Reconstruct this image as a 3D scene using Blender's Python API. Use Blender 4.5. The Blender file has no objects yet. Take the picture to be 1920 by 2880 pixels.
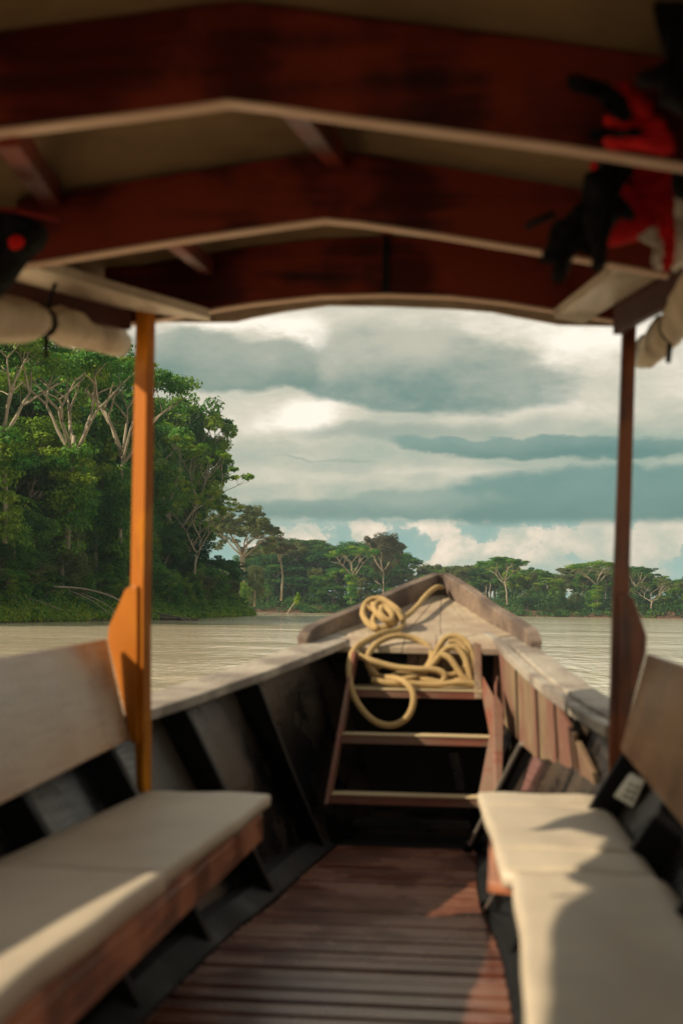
import bpy, math, random
import numpy as np
from mathutils import Vector, Matrix
random.seed(7)
D = bpy.data
SC = bpy.context.scene
COL = SC.collection
rad = math.radians

# ------------------------------------------------------------------ camera
F = 4000.0                                   # focal length in pixels of the 1920x2880 photograph (50 mm on 36 mm)
PITCH = math.atan(275 / F)
YAW = math.atan(440 * math.cos(PITCH) / F)
ROLL = math.atan(0.0142)
CAM = Vector((0.39, 0.0, 1.01))              # boat centreline is x = 0, floorboards are z = 0, +Y is the bow
fwd = Vector((-math.sin(YAW) * math.cos(PITCH), math.cos(YAW) * math.cos(PITCH), math.sin(PITCH)))
_r = Vector((math.cos(YAW), math.sin(YAW), 0)); _u = _r.cross(fwd)
RT = _r * math.cos(ROLL) + _u * math.sin(ROLL)
UP = -_r * math.sin(ROLL) + _u * math.cos(ROLL)
cam = D.cameras.new('camera'); camo = D.objects.new('camera', cam); COL.objects.link(camo)
m3 = Matrix((RT, UP, -fwd)).transposed()
camo.matrix_world = Matrix.Translation(CAM) @ m3.to_4x4()
cam.sensor_fit = 'VERTICAL'; cam.sensor_height = 36; cam.lens = 50
cam.clip_start = 0.05; cam.clip_end = 20000
cam.dof.use_dof = True; cam.dof.focus_distance = 90.0; cam.dof.aperture_fstop = 2.9
SC.camera = camo

def ray(px, py):
    return fwd + RT * ((px - 960) / F) + UP * ((1440 - py) / F)
def at(px, py, X=None, Y=None, Z=None, R=None):
    """measure: the point of the photo's sight line that lies on a plane of the boat"""
    v = ray(px, py)
    if X is not None: t = (X - CAM.x) / v.x
    elif Y is not None: t = (Y - CAM.y) / v.y
    elif Z is not None: t = (Z - CAM.z) / v.z
    else: t = R
    return CAM + v * t

# ------------------------------------------------------------------ light, exposure
SUN_AZ = rad(66)                             # the sun stands behind and to the left
SUN_EL = rad(34)
sdir = Vector((-math.sin(SUN_AZ) * math.cos(SUN_EL), -math.cos(SUN_AZ) * math.cos(SUN_EL), math.sin(SUN_EL)))
sun = D.lights.new('sun', 'SUN'); sun.energy = 5.0; sun.angle = rad(0.5); sun.color = (1.0, 0.83, 0.58)
suno = D.objects.new('sun', sun); COL.objects.link(suno)
suno.rotation_euler = (-sdir).to_track_quat('-Z', 'Y').to_euler()
SC.view_settings.view_transform = 'Standard'; SC.view_settings.look = 'None'
SC.view_settings.exposure = 0.45; SC.view_settings.gamma = 1.0
SC.cycles.use_denoising = True
SC.cycles.max_bounces = 8; SC.cycles.transparent_max_bounces = 8
SC.cycles.sample_clamp_indirect = 6.0

def lin(r, g, b):
    f = lambda c: (c / 255 / 12.92) if c <= 10 else (((c / 255) + .055) / 1.055) ** 2.4
    return (f(r), f(g), f(b), 1)

# ---- world: Nishita sky behind a procedural cloud cover laid out by compass direction
W = D.worlds.new('World'); SC.world = W; W.use_nodes = True
nt = W.node_tree; nt.nodes.clear()
class NX:
    """tiny expression helper for math nodes"""
    def __init__(s, nt): s.nt = nt
    def m(s, op, a, b=0.0, c=None, clamp=False):
        n = s.nt.nodes.new('ShaderNodeMath'); n.operation = op; n.use_clamp = clamp
        for i, v in enumerate((a, b, c)):
            if v is None: continue
            if isinstance(v, (int, float)): n.inputs[i].default_value = v
            else: s.nt.links.new(v, n.inputs[i])
        return n.outputs[0]
    def add(s, a, b): return s.m('ADD', a, b)
    def mul(s, a, b): return s.m('MULTIPLY', a, b)
    def xyz(s, x, y, z=0.0):
        n = s.nt.nodes.new('ShaderNodeCombineXYZ')
        for i, v in enumerate((x, y, z)):
            if isinstance(v, (int, float)): n.inputs[i].default_value = v
            else: s.nt.links.new(v, n.inputs[i])
        return n.outputs[0]
    def noise(s, vec, scale=1.0, detail=4.0, rough=0.5, dist=0.0):
        n = s.nt.nodes.new('ShaderNodeTexNoise')
        n.inputs['Scale'].default_value = scale; n.inputs['Detail'].default_value = detail
        n.inputs['Roughness'].default_value = rough; n.inputs['Distortion'].default_value = dist
        s.nt.links.new(vec, n.inputs['Vector'])
        return n.outputs['Fac']
    def smooth(s, v, a, b, lo=0.0, hi=1.0):
        n = s.nt.nodes.new('ShaderNodeMapRange'); n.interpolation_type = 'SMOOTHSTEP'
        n.inputs[1].default_value = a; n.inputs[2].default_value = b
        n.inputs[3].default_value = lo; n.inputs[4].default_value = hi
        s.nt.links.new(v, n.inputs[0]); return n.outputs[0]
    def ramp(s, v, stops, interp='LINEAR'):
        n = s.nt.nodes.new('ShaderNodeValToRGB'); cr = n.color_ramp; cr.interpolation = interp
        while len(cr.elements) > 1: cr.elements.remove(cr.elements[-1])
        cr.elements[0].position = stops[0][0]; cr.elements[0].color = stops[0][1]
        for p, c in stops[1:]:
            e = cr.elements.new(p); e.color = c
        s.nt.links.new(v, n.inputs[0]); return n.outputs[0]
    def mix(s, f, a, b, mode='MIX'):
        n = s.nt.nodes.new('ShaderNodeMix'); n.data_type = 'RGBA'; n.blend_type = mode
        for k, v in ((0, f), (6, a), (7, b)):
            if isinstance(v, (int, float)): n.inputs[k].default_value = v
            elif isinstance(v, tuple): n.inputs[k].default_value = v
            else: s.nt.links.new(v, n.inputs[k])
        return n.outputs[2]
X = NX(nt)
tc = nt.nodes.new('ShaderNodeTexCoord'); sep = nt.nodes.new('ShaderNodeSeparateXYZ')
nt.links.new(tc.outputs['Generated'], sep.inputs[0])
dx, dy, dz = sep.outputs
az = X.m('ARCTAN2', dx, dy); el = X.m('ARCSINE', dz)
# warp, so that no edge is straight
wv = X.xyz(X.mul(az, 9.0), X.mul(el, 26.0), 3.1)
w1 = X.m('SUBTRACT', X.noise(wv, 1.0, 5, .55), 0.5)
w2 = X.m('SUBTRACT', X.noise(X.xyz(X.mul(az, 16.0), X.mul(el, 30.0), 9.7), 1.0, 6, .6), 0.5)
azw = X.add(az, X.mul(w1, 0.075)); elw = X.add(el, X.mul(w2, 0.028))
def azel(px, py):
    v = ray(px, py).normalized(); return math.atan2(v.x, v.y), math.asin(v.z)
def blob(px, py, rx, ry, amp, a=None, e=None, pw=1.0):
    a0, e0 = azel(px, py)
    p = X.m('DIVIDE', X.m('SUBTRACT', a or azw, a0), rx / F)
    q = X.m('DIVIDE', X.m('SUBTRACT', e or elw, e0), ry / F)
    s = X.add(X.mul(p, p), X.mul(q, q))
    g = X.m('EXPONENT', X.mul(X.m('POWER', s, pw) if pw != 1 else s, -1.0))
    return X.mul(g, amp)
# stratus cover: cream light above, banks of grey-green cloud with ragged tops and flat bases
fine = X.m('SUBTRACT', X.noise(X.xyz(X.mul(az, 34.0), X.mul(el, 60.0), 7.7), 1.0, 7, .6), 0.5)
soft = X.m('SUBTRACT', X.noise(X.xyz(X.mul(azw, 7.0), X.mul(elw, 20.0), 5.3), 1.0, 6, .6), .5)
mid_ = X.m('SUBTRACT', X.noise(X.xyz(X.mul(az, 15.0), X.mul(el, 30.0), 2.9), 1.0, 6, .58), 0.5)
aw = X.add(az, X.add(X.mul(w1, .07), X.mul(mid_, .05))); ew = X.add(el, X.add(X.mul(w2, .020), X.mul(mid_, .018)))
light = X.add(X.mul(soft, .75), X.add(X.add(X.mul(mid_, .60), X.mul(fine, .22)), X.smooth(el, 0.04, 0.20, .44, .68)))
for b in [(840, 1160, 120, 46, .50), (640, 1190, 190, 55, .22), (620, 900, 260, 38, .40), (860, 960, 60, 60, .40), (1560, 920, 240, 60, .26), (1650, 980, 120, 40, .16), (1100, 1200, 200, 30, .06),
          (1650, 1100, 300, 60, .10), (1230, 1325, 200, 16, .16), (820, 1345, 260, 20, .16), (1560, 1170, 200, 40, .10)]:
    light = X.add(light, blob(*b, a=aw, e=ew))
lightc = X.ramp(light, [(.15, lin(112, 144, 136)), (.38, lin(146, 162, 148)), (.58, lin(180, 180, 162)), (.76, lin(208, 200, 182)), (.98, lin(248, 238, 222))])
def bank(cur, blobs, thr, wid, ctop, cbot, e_top, e_bot, k=1.0, na=.8):
    """a bank of cloud: union of soft ellipses with ragged rims, lit at the top, darker at its base"""
    f = X.add(X.mul(soft, na), X.mul(fine, .42))
    for b in blobs: f = X.add(f, blob(*b, a=aw, e=ew, pw=1.3))
    m = X.mul(X.smooth(f, thr, thr + wid), k)
    _, ea = azel(1000, e_top); _, eb = azel(1000, e_bot)
    t = X.add(X.smooth(el, eb, ea), X.add(X.mul(soft, 1.3), X.add(X.mul(mid_, 1.3), X.mul(fine, .7))))
    return X.mix(m, cur, X.ramp(t, [(0, lin(*[q * .90 for q in cbot])), (1, lin(*[q * .95 for q in ctop]))]))
c = lightc
c = bank(c, [(1100, 1000, 330, 120, 1.0), (1300, 1100, 360, 74, .9), (900, 1060, 200, 50, .5), (1480, 1020, 200, 50, .4)], .36, .50, (186, 184, 166), (104, 140, 132), 900, 1165, .92)
c = bank(c, [(600, 1010, 300, 85, 1.1), (470, 1040, 150, 62, .6), (800, 1040, 160, 50, .6), (430, 1010, 200, 70, .5)], .40, .50, (168, 172, 156), (112, 142, 131), 950, 1105, .9)
c = bank(c, [(1050, 1215, 330, 34, .8), (1500, 1200, 300, 40, .5)], .30, .70, (156, 166, 152), (118, 150, 140), 1180, 1260, .85)
c = bank(c, [(1640, 1262, 420, 34, 1.2), (1250, 1245, 230, 20, .7), (900, 1290, 260, 10, .5)], .35, .50, (116, 148, 140), (80, 130, 124), 1225, 1290, .85, .8)
c = bank(c, [(1760, 1385, 480, 95, 1.4), (1450, 1425, 230, 46, .9)], .42, .45, (108, 144, 137), (90, 134, 128), 1320, 1460, .95, .5)
c = bank(c, [(800, 1435, 420, 30, .9), (1150, 1420, 260, 42, .9), (600, 1300, 260, 20, .4)], .34, .60, (142, 162, 150), (98, 138, 132), 1385, 1465, .9)
teal = c
# clear band with sunlit cumulus low over the trees
gap = X.ramp(X.smooth(el, 0.015, .075), [(0, lin(150, 178, 170)), (1, lin(118, 158, 154))])
_, e_hi = azel(1300, 1462)
base_edge = X.smooth(X.add(el, X.add(X.mul(w1, .007), X.mul(mid_, .006))), e_hi - .006, e_hi + .003, 1, 0)
cn = X.noise(X.xyz(X.mul(az, 30.0), X.mul(el, 34.0), 2.2), 1.0, 9, .62)
cbig = X.noise(X.xyz(X.mul(az, 13.0), X.mul(el, 22.0), 8.2), 1.0, 4, .5)
cuf = X.add(X.mul(X.m('SUBTRACT', cn, .5), 2.3), X.mul(X.m('SUBTRACT', cbig, .5), .9))
for b in [(1275, 1540, 62, 66, .95), (1330, 1590, 90, 60, .8), (1440, 1530, 66, 60, 1.0), (1400, 1590, 110, 50, .8), (1350, 1640, 260, 40, .9),
          (1190, 1610, 110, 34, .8), (1030, 1496, 46, 36, 1.1), (850, 1495, 80, 34, .9), (1560, 1545, 70, 60, .8), (1650, 1510, 90, 50, .8), (1350, 1425, 34, 40, .8),
          (1780, 1550, 130, 70, .9), (700, 1530, 300, 25, .5), (1880, 1500, 90, 60, .8), (1560, 1630, 260, 34, .9), (1150, 1480, 140, 26, .35)]:
    cuf = X.add(cuf, blob(*b, a=az, e=el))
veil = X.mul(X.smooth(cuf, .05, .75), .62)
gap = X.mix(veil, gap, lin(172, 180, 166))
cum = X.smooth(cuf, .46, .64)
cshade = X.add(X.mul(X.noise(X.xyz(X.mul(az, 38.0), X.mul(X.add(el, .004), 46.0), 2.2), 1.0, 7, .6), .8), X.mul(cbig, .2))
_, e_a = azel(1300, 1480); _, e_b = azel(1300, 1640)
cshade = X.add(cshade, X.smooth(el, e_b, e_a, -.08, .04))
far_side = X.smooth(az, azel(1500, 1500)[0], azel(1640, 1500)[0])
ccol = X.ramp(cshade, [(.34, lin(160, 176, 164)), (.46, lin(196, 192, 174)), (.56, lin(226, 210, 190)), (.68, lin(244, 226, 206))])
ccol = X.mix(X.mul(far_side, .5), ccol, lin(184, 184, 168))
low = X.mix(cum, gap, ccol)
cl = X.mix(base_edge, teal, low)
# away from the photographed part of the sky the cover keeps a plain broken pattern
sky = nt.nodes.new('ShaderNodeTexSky'); sky.sky_type = 'NISHITA'; sky.sun_disc = False
sky.sun_elevation = SUN_EL; sky.sun_rotation = math.pi + SUN_AZ
sm = nt.nodes.new('ShaderNodeVectorMath'); sm.operation = 'SCALE'; sm.inputs['Scale'].default_value = 0.1
nt.links.new(sky.outputs[0], sm.inputs[0])
allc = X.mix(X.smooth(el, .30, .9, .96, .72), sm.outputs[0], cl)
bg = nt.nodes.new('ShaderNodeBackground'); wo = nt.nodes.new('ShaderNodeOutputWorld')
nt.links.new(allc, bg.inputs[0]); bg.inputs[1].default_value = 0.88
nt.links.new(bg.outputs[0], wo.inputs[0])

# ------------------------------------------------------------------ materials
def mat(name, base, rough=.6, spec=.5, coat=0.0, coat_rough=.15, trans=0.0):
    m = D.materials.new(name); m.use_nodes = True
    b = m.node_tree.nodes['Principled BSDF']
    b.inputs['Base Color'].default_value = (*base, 1); b.inputs['Roughness'].default_value = rough
    b.inputs['Specular IOR Level'].default_value = spec
    b.inputs['Coat Weight'].default_value = coat; b.inputs['Coat Roughness'].default_value = coat_rough
    return m, b, NX(m.node_tree)
def objvec(x, sx, sy, sz):
    tcn = x.nt.nodes.new('ShaderNodeTexCoord'); mp = x.nt.nodes.new('ShaderNodeMapping')
    mp.inputs['Scale'].default_value = (sx, sy, sz)
    x.nt.links.new(tcn.outputs['Object'], mp.inputs[0]); return mp.outputs[0]
def bump(x, b, h, strength=.3, dist=.01):
    n = x.nt.nodes.new('ShaderNodeBump'); n.inputs['Strength'].default_value = strength
    n.inputs['Distance'].default_value = dist
    x.nt.links.new(h, n.inputs['Height']); x.nt.links.new(n.outputs[0], b.inputs['Normal'])
def c4(c): return (c[0], c[1], c[2], 1)
def wood(name, dark, light, rough=.5, coat=0.0, grain=(4, 60, 60), bstr=.25, worn=None, coat_rough=.15, spec=.5):
    m, b, x = mat(name, light, rough, spec, coat, coat_rough)
    v = objvec(x, *grain)
    g = x.noise(v, 1.0, 6, .65, .4)
    patch = x.noise(objvec(x, 3, 3, 3), 1.0, 4, .55)
    col = x.ramp(g, [(.28, c4(dark)), (.72, c4(light))])
    if worn:
        f = x.smooth(x.add(patch, x.mul(g, .35)), .58, .78)
        col = x.mix(f, col, c4(worn))
    x.nt.links.new(col, b.inputs['Base Color'])
    x.nt.links.new(x.smooth(patch, .3, .7, max(.03, rough - .12), min(1, rough + .15)), b.inputs['Roughness'])
    bump(x, b, g, bstr, .004)
    return m
GX, GY, GZ = (3, 70, 70), (70, 3, 70), (70, 70, 3)
M = {}
M['beam'] = wood('red_brown_beam', (.012, .0008, .0003), (.080, .0045, .0012), .5, .08, (2, 40, 22), .3, (.15, .016, .003), spec=.3)
M['edge'] = wood('pale_edge_wood', (.42, .27, .19), (.62, .43, .32), .6, 0, GX, .1)  # pale strip along the bottom edge of the beams
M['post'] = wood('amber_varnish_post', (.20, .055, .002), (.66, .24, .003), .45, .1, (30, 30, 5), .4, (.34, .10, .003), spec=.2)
M['rail'] = wood('rail_cream', (.40, .33, .25), (.55, .46, .36), .6, 0, GY, .1, (.3, .24, .18))
M['rail_dark'] = wood('rail_brown', (.018, .003, .0015), (.06, .009, .004), .6, .0, GY, .2, spec=.25)
M['back'] = wood('varnished_backrest', (.25, .13, .075), (.38, .235, .145), .32, .4, GY, .2, (.42, .30, .21), .25)  # left copy of the backrest wood, paler to paint in reflected light
M['back_r'] = wood('shaded_backrest', (.13, .045, .012), (.27, .11, .03), .45, .15, GY, .12, (.32, .15, .05))  # same wood as the left board, darkened in colour to stand for shade
M['apron'] = wood('apron_wood', (.05, .010, .004), (.22, .06, .02), .42, .2, GY, .2, (.42, .16, .08))
M['hull'] = wood('black_painted_hull', (.0015, .002, .003), (.008, .008, .010), .30, .0, GY, .8, (.05, .036, .026), .25, .45)
M['rib'] = wood('black_painted_rib', (.001, .001, .0015), (.004, .004, .005), .6, .0, GZ, .3, spec=.25)
M['cap'] = wood('weathered_grey_cap', (.24, .21, .175), (.43, .385, .32), .7, 0, (60, 4, 60), .45, (.17, .14, .12))
M['deck'] = wood('weathered_deck', (.24, .19, .13), (.47, .385, .28), .75, 0, (60, 4, 60), .5, (.27, .20, .15))
M['bulwark'] = wood('bulwark_wood', (.10, .07, .052), (.26, .19, .145), .7, 0, (60, 4, 60), .5, (.08, .055, .045))
M['slat'] = wood('side_slat_wood', (.08, .05, .03), (.33, .235, .145), .7, 0, (60, 60, 3.5), .5, (.16, .07, .05))
M['step'] = wood('reddish_step', (.11, .03, .018), (.25, .085, .055), .65, 0, GX, .4, (.17, .10, .07))
M['steptop'] = wood('pale_step_top', (.34, .26, .15), (.55, .44, .27), .7, 0, GX, .3)  # treads, paler than the step bodies
M['floor'] = wood('slatted_floorboards', (.022, .006, .005), (.22, .060, .030), .22, .5, (4, 55, 55), .4, (.22, .09, .055), .3)
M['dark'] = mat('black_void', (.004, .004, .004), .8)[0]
M['purple'] = wood('stained_plank', (.08, .035, .035), (.20, .10, .09), .6, 0, GY, .3)

def cushion():
    m, b, x = mat('cream_vinyl_cushion', (.58, .49, .37), .50, .4)
    n = x.noise(objvec(x, 1.6, 1.6, 1.6), 1, 5, .6); w = x.noise(objvec(x, 7, 2, 7), 1, 3, .5)
    col = x.ramp(n, [(.3, (.38, .325, .255, 1)), (.6, (.51, .44, .345, 1))])
    x.nt.links.new(col, b.inputs['Base Color']); bump(x, b, w, .35, .02)
    return m
M['cushion'] = cushion()
def cloth(name, a, c, scale=6, rough=.85, sheen=0.0, bs=.5, transl=0.0):
    m, b, x = mat(name, a, rough, .3)
    n = x.noise(objvec(x, scale, scale, scale), 1, 6, .6)
    x.nt.links.new(x.ramp(n, [(.3, c4(a)), (.7, c4(c))]), b.inputs['Base Color'])
    bump(x, b, n, bs, .02)
    if transl:
        t = x.nt.nodes.new('ShaderNodeBsdfTranslucent'); t.inputs[0].default_value = c4(c)
        mx = x.nt.nodes.new('ShaderNodeMixShader'); mx.inputs[0].default_value = transl
        o = x.nt.nodes['Material Output']
        x.nt.links.new(b.outputs[0], mx.inputs[1]); x.nt.links.new(t.outputs[0], mx.inputs[2])
        x.nt.links.new(mx.outputs[0], o.inputs[0])
    return m
M['canvas'] = cloth('canopy_canvas', (.09, .055, .025), (.20, .13, .065), 2.5, .9, bs=.2, transl=.04)
M['tarp'] = cloth('rolled_side_curtain', (.33, .26, .17), (.56, .46, .34), 7, .7, bs=.9)
M['clear'] = cloth('clear_plastic_curtain', (.30, .33, .32), (.52, .55, .52), 12, .25)
M['red'] = cloth('red_vest_fabric', (.36, .001, .002), (.58, .002, .002), 9, .75)
M['black'] = cloth('black_strap_webbing', (.0012, .0012, .0012), (.004, .0036, .0036), 12, .9)
M['white'] = cloth('white_fabric', (.55, .50, .42), (.72, .66, .56), 9, .8)
M['plastic'] = mat('cream_plastic', (.50, .48, .40), .45)[0]
M['steel'] = mat('dull_aluminium', (.62, .58, .52), .35)[0]; M['steel'].node_tree.nodes['Principled BSDF'].inputs['Metallic'].default_value = .85
def ropemat():
    m, b, x = mat('tan_rope', (.55, .36, .13), .85, .2)
    tcn = x.nt.nodes.new('ShaderNodeTexCoord'); mp = x.nt.nodes.new('ShaderNodeMapping')
    mp.inputs['Rotation'].default_value = (0, 0, rad(38)); mp.inputs['Scale'].default_value = (1, 1, 1)
    x.nt.links.new(tcn.outputs['UV'], mp.inputs[0])
    wv = x.nt.nodes.new('ShaderNodeTexWave'); wv.inputs['Scale'].default_value = 14; x.nt.links.new(mp.outputs[0], wv.inputs[0])
    col = x.ramp(wv.outputs['Fac'], [(0, (.30, .19, .08, 1)), (.6, (.56, .40, .19, 1))])
    n = x.noise(objvec(x, 14, 14, 14), 1, 4, .6)
    x.nt.links.new(x.mix(x.smooth(n, .5, .75, 0, .6), col, (.30, .19, .08, 1)), b.inputs['Base Color'])
    bump(x, b, wv.outputs['Fac'], .6, .004)
    return m
M['rope'] = ropemat()

# ------------------------------------------------------------------ object helpers
def tag(o, label=None, cat=None, group=None, kind=None):
    if label: o['label'] = label
    if cat: o['category'] = cat
    if group: o['group'] = group
    if kind: o['kind'] = kind
    return o
def empty(name, loc=(0, 0, 0)):
    o = D.objects.new(name, None); o.location = loc; o.empty_display_size = .2; COL.objects.link(o); return o
class MB:
    def __init__(s): s.v = []; s.f = []; s.uv = {}
    def poly(s, pts):
        n = len(s.v); s.v += [tuple(p) for p in pts]; s.f.append(tuple(range(n, n + len(pts))))
    def prism(s, pts, off):
        """pts: outline, off: offset vector of the second face"""
        n = len(s.v); k = len(pts); off = Vector(off)
        s.v += [tuple(Vector(p)) for p in pts] + [tuple(Vector(p) + off) for p in pts]
        s.f.append(tuple(range(n, n + k))); s.f.append(tuple(range(n + 2 * k - 1, n + k - 1, -1)))
        for i in range(k):
            j = (i + 1) % k; s.f.append((n + i, n + k + i, n + k + j, n + j))
        return s
    def box(s, a, b):
        x0, y0, z0 = a; x1, y1, z1 = b
        return s.prism([(x0, y0, z0), (x1, y0, z0), (x1, y1, z0), (x0, y1, z0)], (0, 0, z1 - z0))
    def loft(s, secs, closed=True, caps=True):
        """secs: list of sections with equal counts"""
        n = len(s.v); k = len(secs[0])
        for sec in secs: s.v += [tuple(p) for p in sec]
        for a in range(len(secs) - 1):
            for i in range(k if closed else k - 1):
                j = (i + 1) % k
                s.f.append((n + a * k + i, n + a * k + j, n + (a + 1) * k + j, n + (a + 1) * k + i))
        if caps and closed:
            s.f.append(tuple(range(n + k - 1, n - 1, -1))); b = n + (len(secs) - 1) * k
            s.f.append(tuple(range(b, b + k)))
        return s
    def tube(s, path, r, seg=8):
        P = [Vector(p) for p in path]; secs = []
        prev = None
        for i, p in enumerate(P):
            t = (P[min(i + 1, len(P) - 1)] - P[max(i - 1, 0)]).normalized()
            if prev is None:
                a = t.orthogonal().normalized()
            else:
                a = (prev - t * prev.dot(t)).normalized()
            prev = a; b = t.cross(a); rr = r[i] if isinstance(r, (list, tuple)) else r
            secs.append([p + (a * math.cos(q) + b * math.sin(q)) * rr for q in [2 * math.pi * k / seg for k in range(seg)]])
        return s.loft(secs)
    def build(s, name, m, parent=None, bevel=0.0, smooth=False):
        me = D.meshes.new(name); me.from_pydata(s.v, [], s.f); me.validate()
        import bmesh
        bm = bmesh.new(); bm.from_mesh(me); bmesh.ops.recalc_face_normals(bm, faces=bm.faces); bm.to_mesh(me); bm.free()
        me.materials.append(m)
        o = D.objects.new(name, me); COL.objects.link(o)
        if parent is not None: o.parent = parent
        if smooth:
            for p in me.polygons: p.use_smooth = True
        if bevel:
            bv = o.modifiers.new('bevel', 'BEVEL'); bv.width = bevel; bv.segments = 2; bv.limit_method = 'ANGLE'; bv.angle_limit = rad(40)
        return o
def interp(tab, y):
    if y <= tab[0][0]: return tab[0][1]
    for (a, va), (b, vb) in zip(tab, tab[1:]):
        if y <= b: t = (y - a) / (b - a); return va + (vb - va) * t
    return tab[-1][1]
def frange(a, b, n): return [a + (b - a) * i / (n - 1) for i in range(n)]
def smoothline(pts, n=8):
    """Catmull-Rom"""
    P = [Vector(p) for p in pts]; P = [P[0] * 2 - P[1]] + P + [P[-1] * 2 - P[-2]]; out = []
    for i in range(1, len(P) - 2):
        p0, p1, p2, p3 = P[i - 1:i + 3]
        for k in range(n):
            t = k / n
            out.append(.5 * ((2 * p1) + (p2 - p0) * t + (2 * p0 - 5 * p1 + 4 * p2 - p3) * t * t + (3 * p1 - p0 - 3 * p2 + p3) * t ** 3))
    out.append(P[-2]); return out

# ------------------------------------------------------------------ THE BOAT
boat = tag(empty('river_longboat'), 'covered wooden river longboat seen from inside, black hull, side benches and pointed bow', 'boat')
C0 = 0.0
Gt = [(-5, .84), (3.2, .82), (3.9, .80), (4.3, .755), (4.43, .725), (4.88, .652), (5.3, .595), (5.9, .495), (6.6, .385), (7.2, .28), (7.9, .15), (8.35, .02)]     # inner edge of the cap
Ot = [(-5, 1.03), (3.2, 1.01), (3.9, .97), (4.43, .895), (4.93, .83), (5.66, .715), (6.6, .555), (7.1, .47), (7.6, .35), (8.1, .19), (8.5, .035)]  # outer edge of the cap
Zt = [(-5, .64), (3.2, .64), (4.43, .675), (4.88, .70), (5.3, .728), (5.66, .757), (6.2, .808), (6.6, .848), (7.1, .895), (7.6, .95), (8.5, 1.11)]
Ft = [(-5, .45), (3.5, .45), (4.3, .42), (5.0, .35), (6.1, .30), (6.8, .18), (7.6, .06), (8.4, .01)]
Bt = [(-5, -.28), (5.8, -.26), (6.6, -.12), (7.4, .25), (8.1, .70), (8.5, .95)]   # keel height
SHIFT = [(-5, 0), (5.3, -.01), (6.6, .03), (7.6, .03), (8.5, .06)]
g_ = lambda y: interp(Gt, y); o_ = lambda y: interp(Ot, y); z_ = lambda y: interp(Zt, y)
f_ = lambda y: interp(Ft, y); b_ = lambda y: interp(Bt, y); c_ = lambda y: interp(SHIFT, y)
ys = sorted(set(frange(-5, .4, 5) + frange(.4, 8.45, 36) + [6.65]))
for sd in (-1, 1):
    # side: inner planking and outer planking of one wall, 3 cm thick
    secs = []
    for y in ys:
        c = c_(y); zt = z_(y) - .03; gi = min(g_(y) + .125, o_(y) - .05); oo = max(o_(y) - .035, .012); zb = b_(y)
        fl = f_(y) + .10 * min(1, f_(y) * 4); zf = max(-.02, zb + .03)
        gi = max(gi, .006)
        mid = fl + (gi - fl) * .45; zm = zf + (zt - zf) * .5
        secs.append([(c + sd * gi, y, zt), (c + sd * (mid + .0), y, zm), (c + sd * fl, y, zf),
                     (c + sd * (fl + .03), y, min(zb, zf - .02)), (c + sd * (max(mid, 0) + .11 * min(1, oo * 3)), y, zm - .02), (c + sd * oo, y, zt)])
    MB().loft(secs).build('hull_side', M['hull'], boat)
    # cap on the gunwale
    secs = []
    for y in [q for q in ys]:
        c = c_(y); zt = z_(y); gi = max(g_(y) + (.058 if sd > 0 and y < 6.7 else 0), .004); oo = max(o_(y), .012)
        secs.append([(c + sd * gi, y, zt), (c + sd * oo, y, zt), (c + sd * oo, y, zt - .038), (c + sd * gi, y, zt - .038)])
    MB().loft(secs).build('gunwale_cap', M['cap'], boat, bevel=.006)
# inner clamp strip, a shade lower, under the right cap (pale strip with a dark groove)
secs = []
for y in frange(4.42, 7.15, 20):
    c = c_(y); zt = z_(y) - .004 + (.014 if y > 6.7 else 0); gi = g_(y)
    secs.append([(c + gi, y, zt), (c + gi + .045, y, zt), (c + gi + .045, y, zt - .036), (c + gi, y, zt - .036)])
MB().loft(secs).build('clamp_strip', M['cap'], boat, bevel=.003)
# bottom
bt = MB(); secs = []
for y in ys:
    c = c_(y); fl = f_(y) + .10 * min(1, f_(y) * 4) + .04; zb = min(b_(y), max(-.02, b_(y) + .03) - .02)
    secs.append([(c - fl, y, zb), (c + fl, y, zb), (c + fl, y, zb - .03), (c - fl, y, zb - .03)])
bt.loft(secs).build('hull_bottom', M['hull'], boat)
# bilge sills where the walls meet the floor
for sd in (-1, 1):
    secs = []
    for y in frange(-4.9, 6.1, 34):
        f0 = f_(y); c = c_(y)
        secs.append([(c + sd * (f0 + .15), y, .05), (c + sd * (f0 + .075), y, .052), (c + sd * f0, y, .014), (c + sd * f0, y, -.01), (c + sd * (f0 + .15), y, -.01)])
    MB().loft(secs).build('bilge_sill', M['rib'], boat, bevel=.004)
# ribs
for sd in (-1, 1):
    for yr, rake in ((-3.5, 0), (-2.5, 0), (-1.5, 0), (-.6, 0), (.3, 0), (1.2, 0), (2.0, 0), (2.75, 0), (3.5, .0), (4.22, 0), (4.93, .06), (5.80, .18)):
        if sd > 0 and yr in (4.93, 5.80): continue        # the slats cover these two
        y0 = yr - rake; c = c_(yr)
        gi = g_(y0) + .012; fl = f_(yr) + .005; zt = z_(y0) - .045
        P = [Vector((c + sd * gi, y0, zt)), Vector((c + sd * (fl + (gi - fl) * .48), (y0 + yr) / 2, zt * .52)), Vector((c + sd * fl, yr + rake, .006)),
             Vector((c + sd * (fl + .17), yr + rake, .006)), Vector((c + sd * (fl + (gi - fl) * .48 + .17), (y0 + yr) / 2, zt * .52)), Vector((c + sd * (gi + .14), y0, zt))]
        MB().prism(P, (0, .045, 0)).build('rib', M['rib'], boat, bevel=.004)
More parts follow.
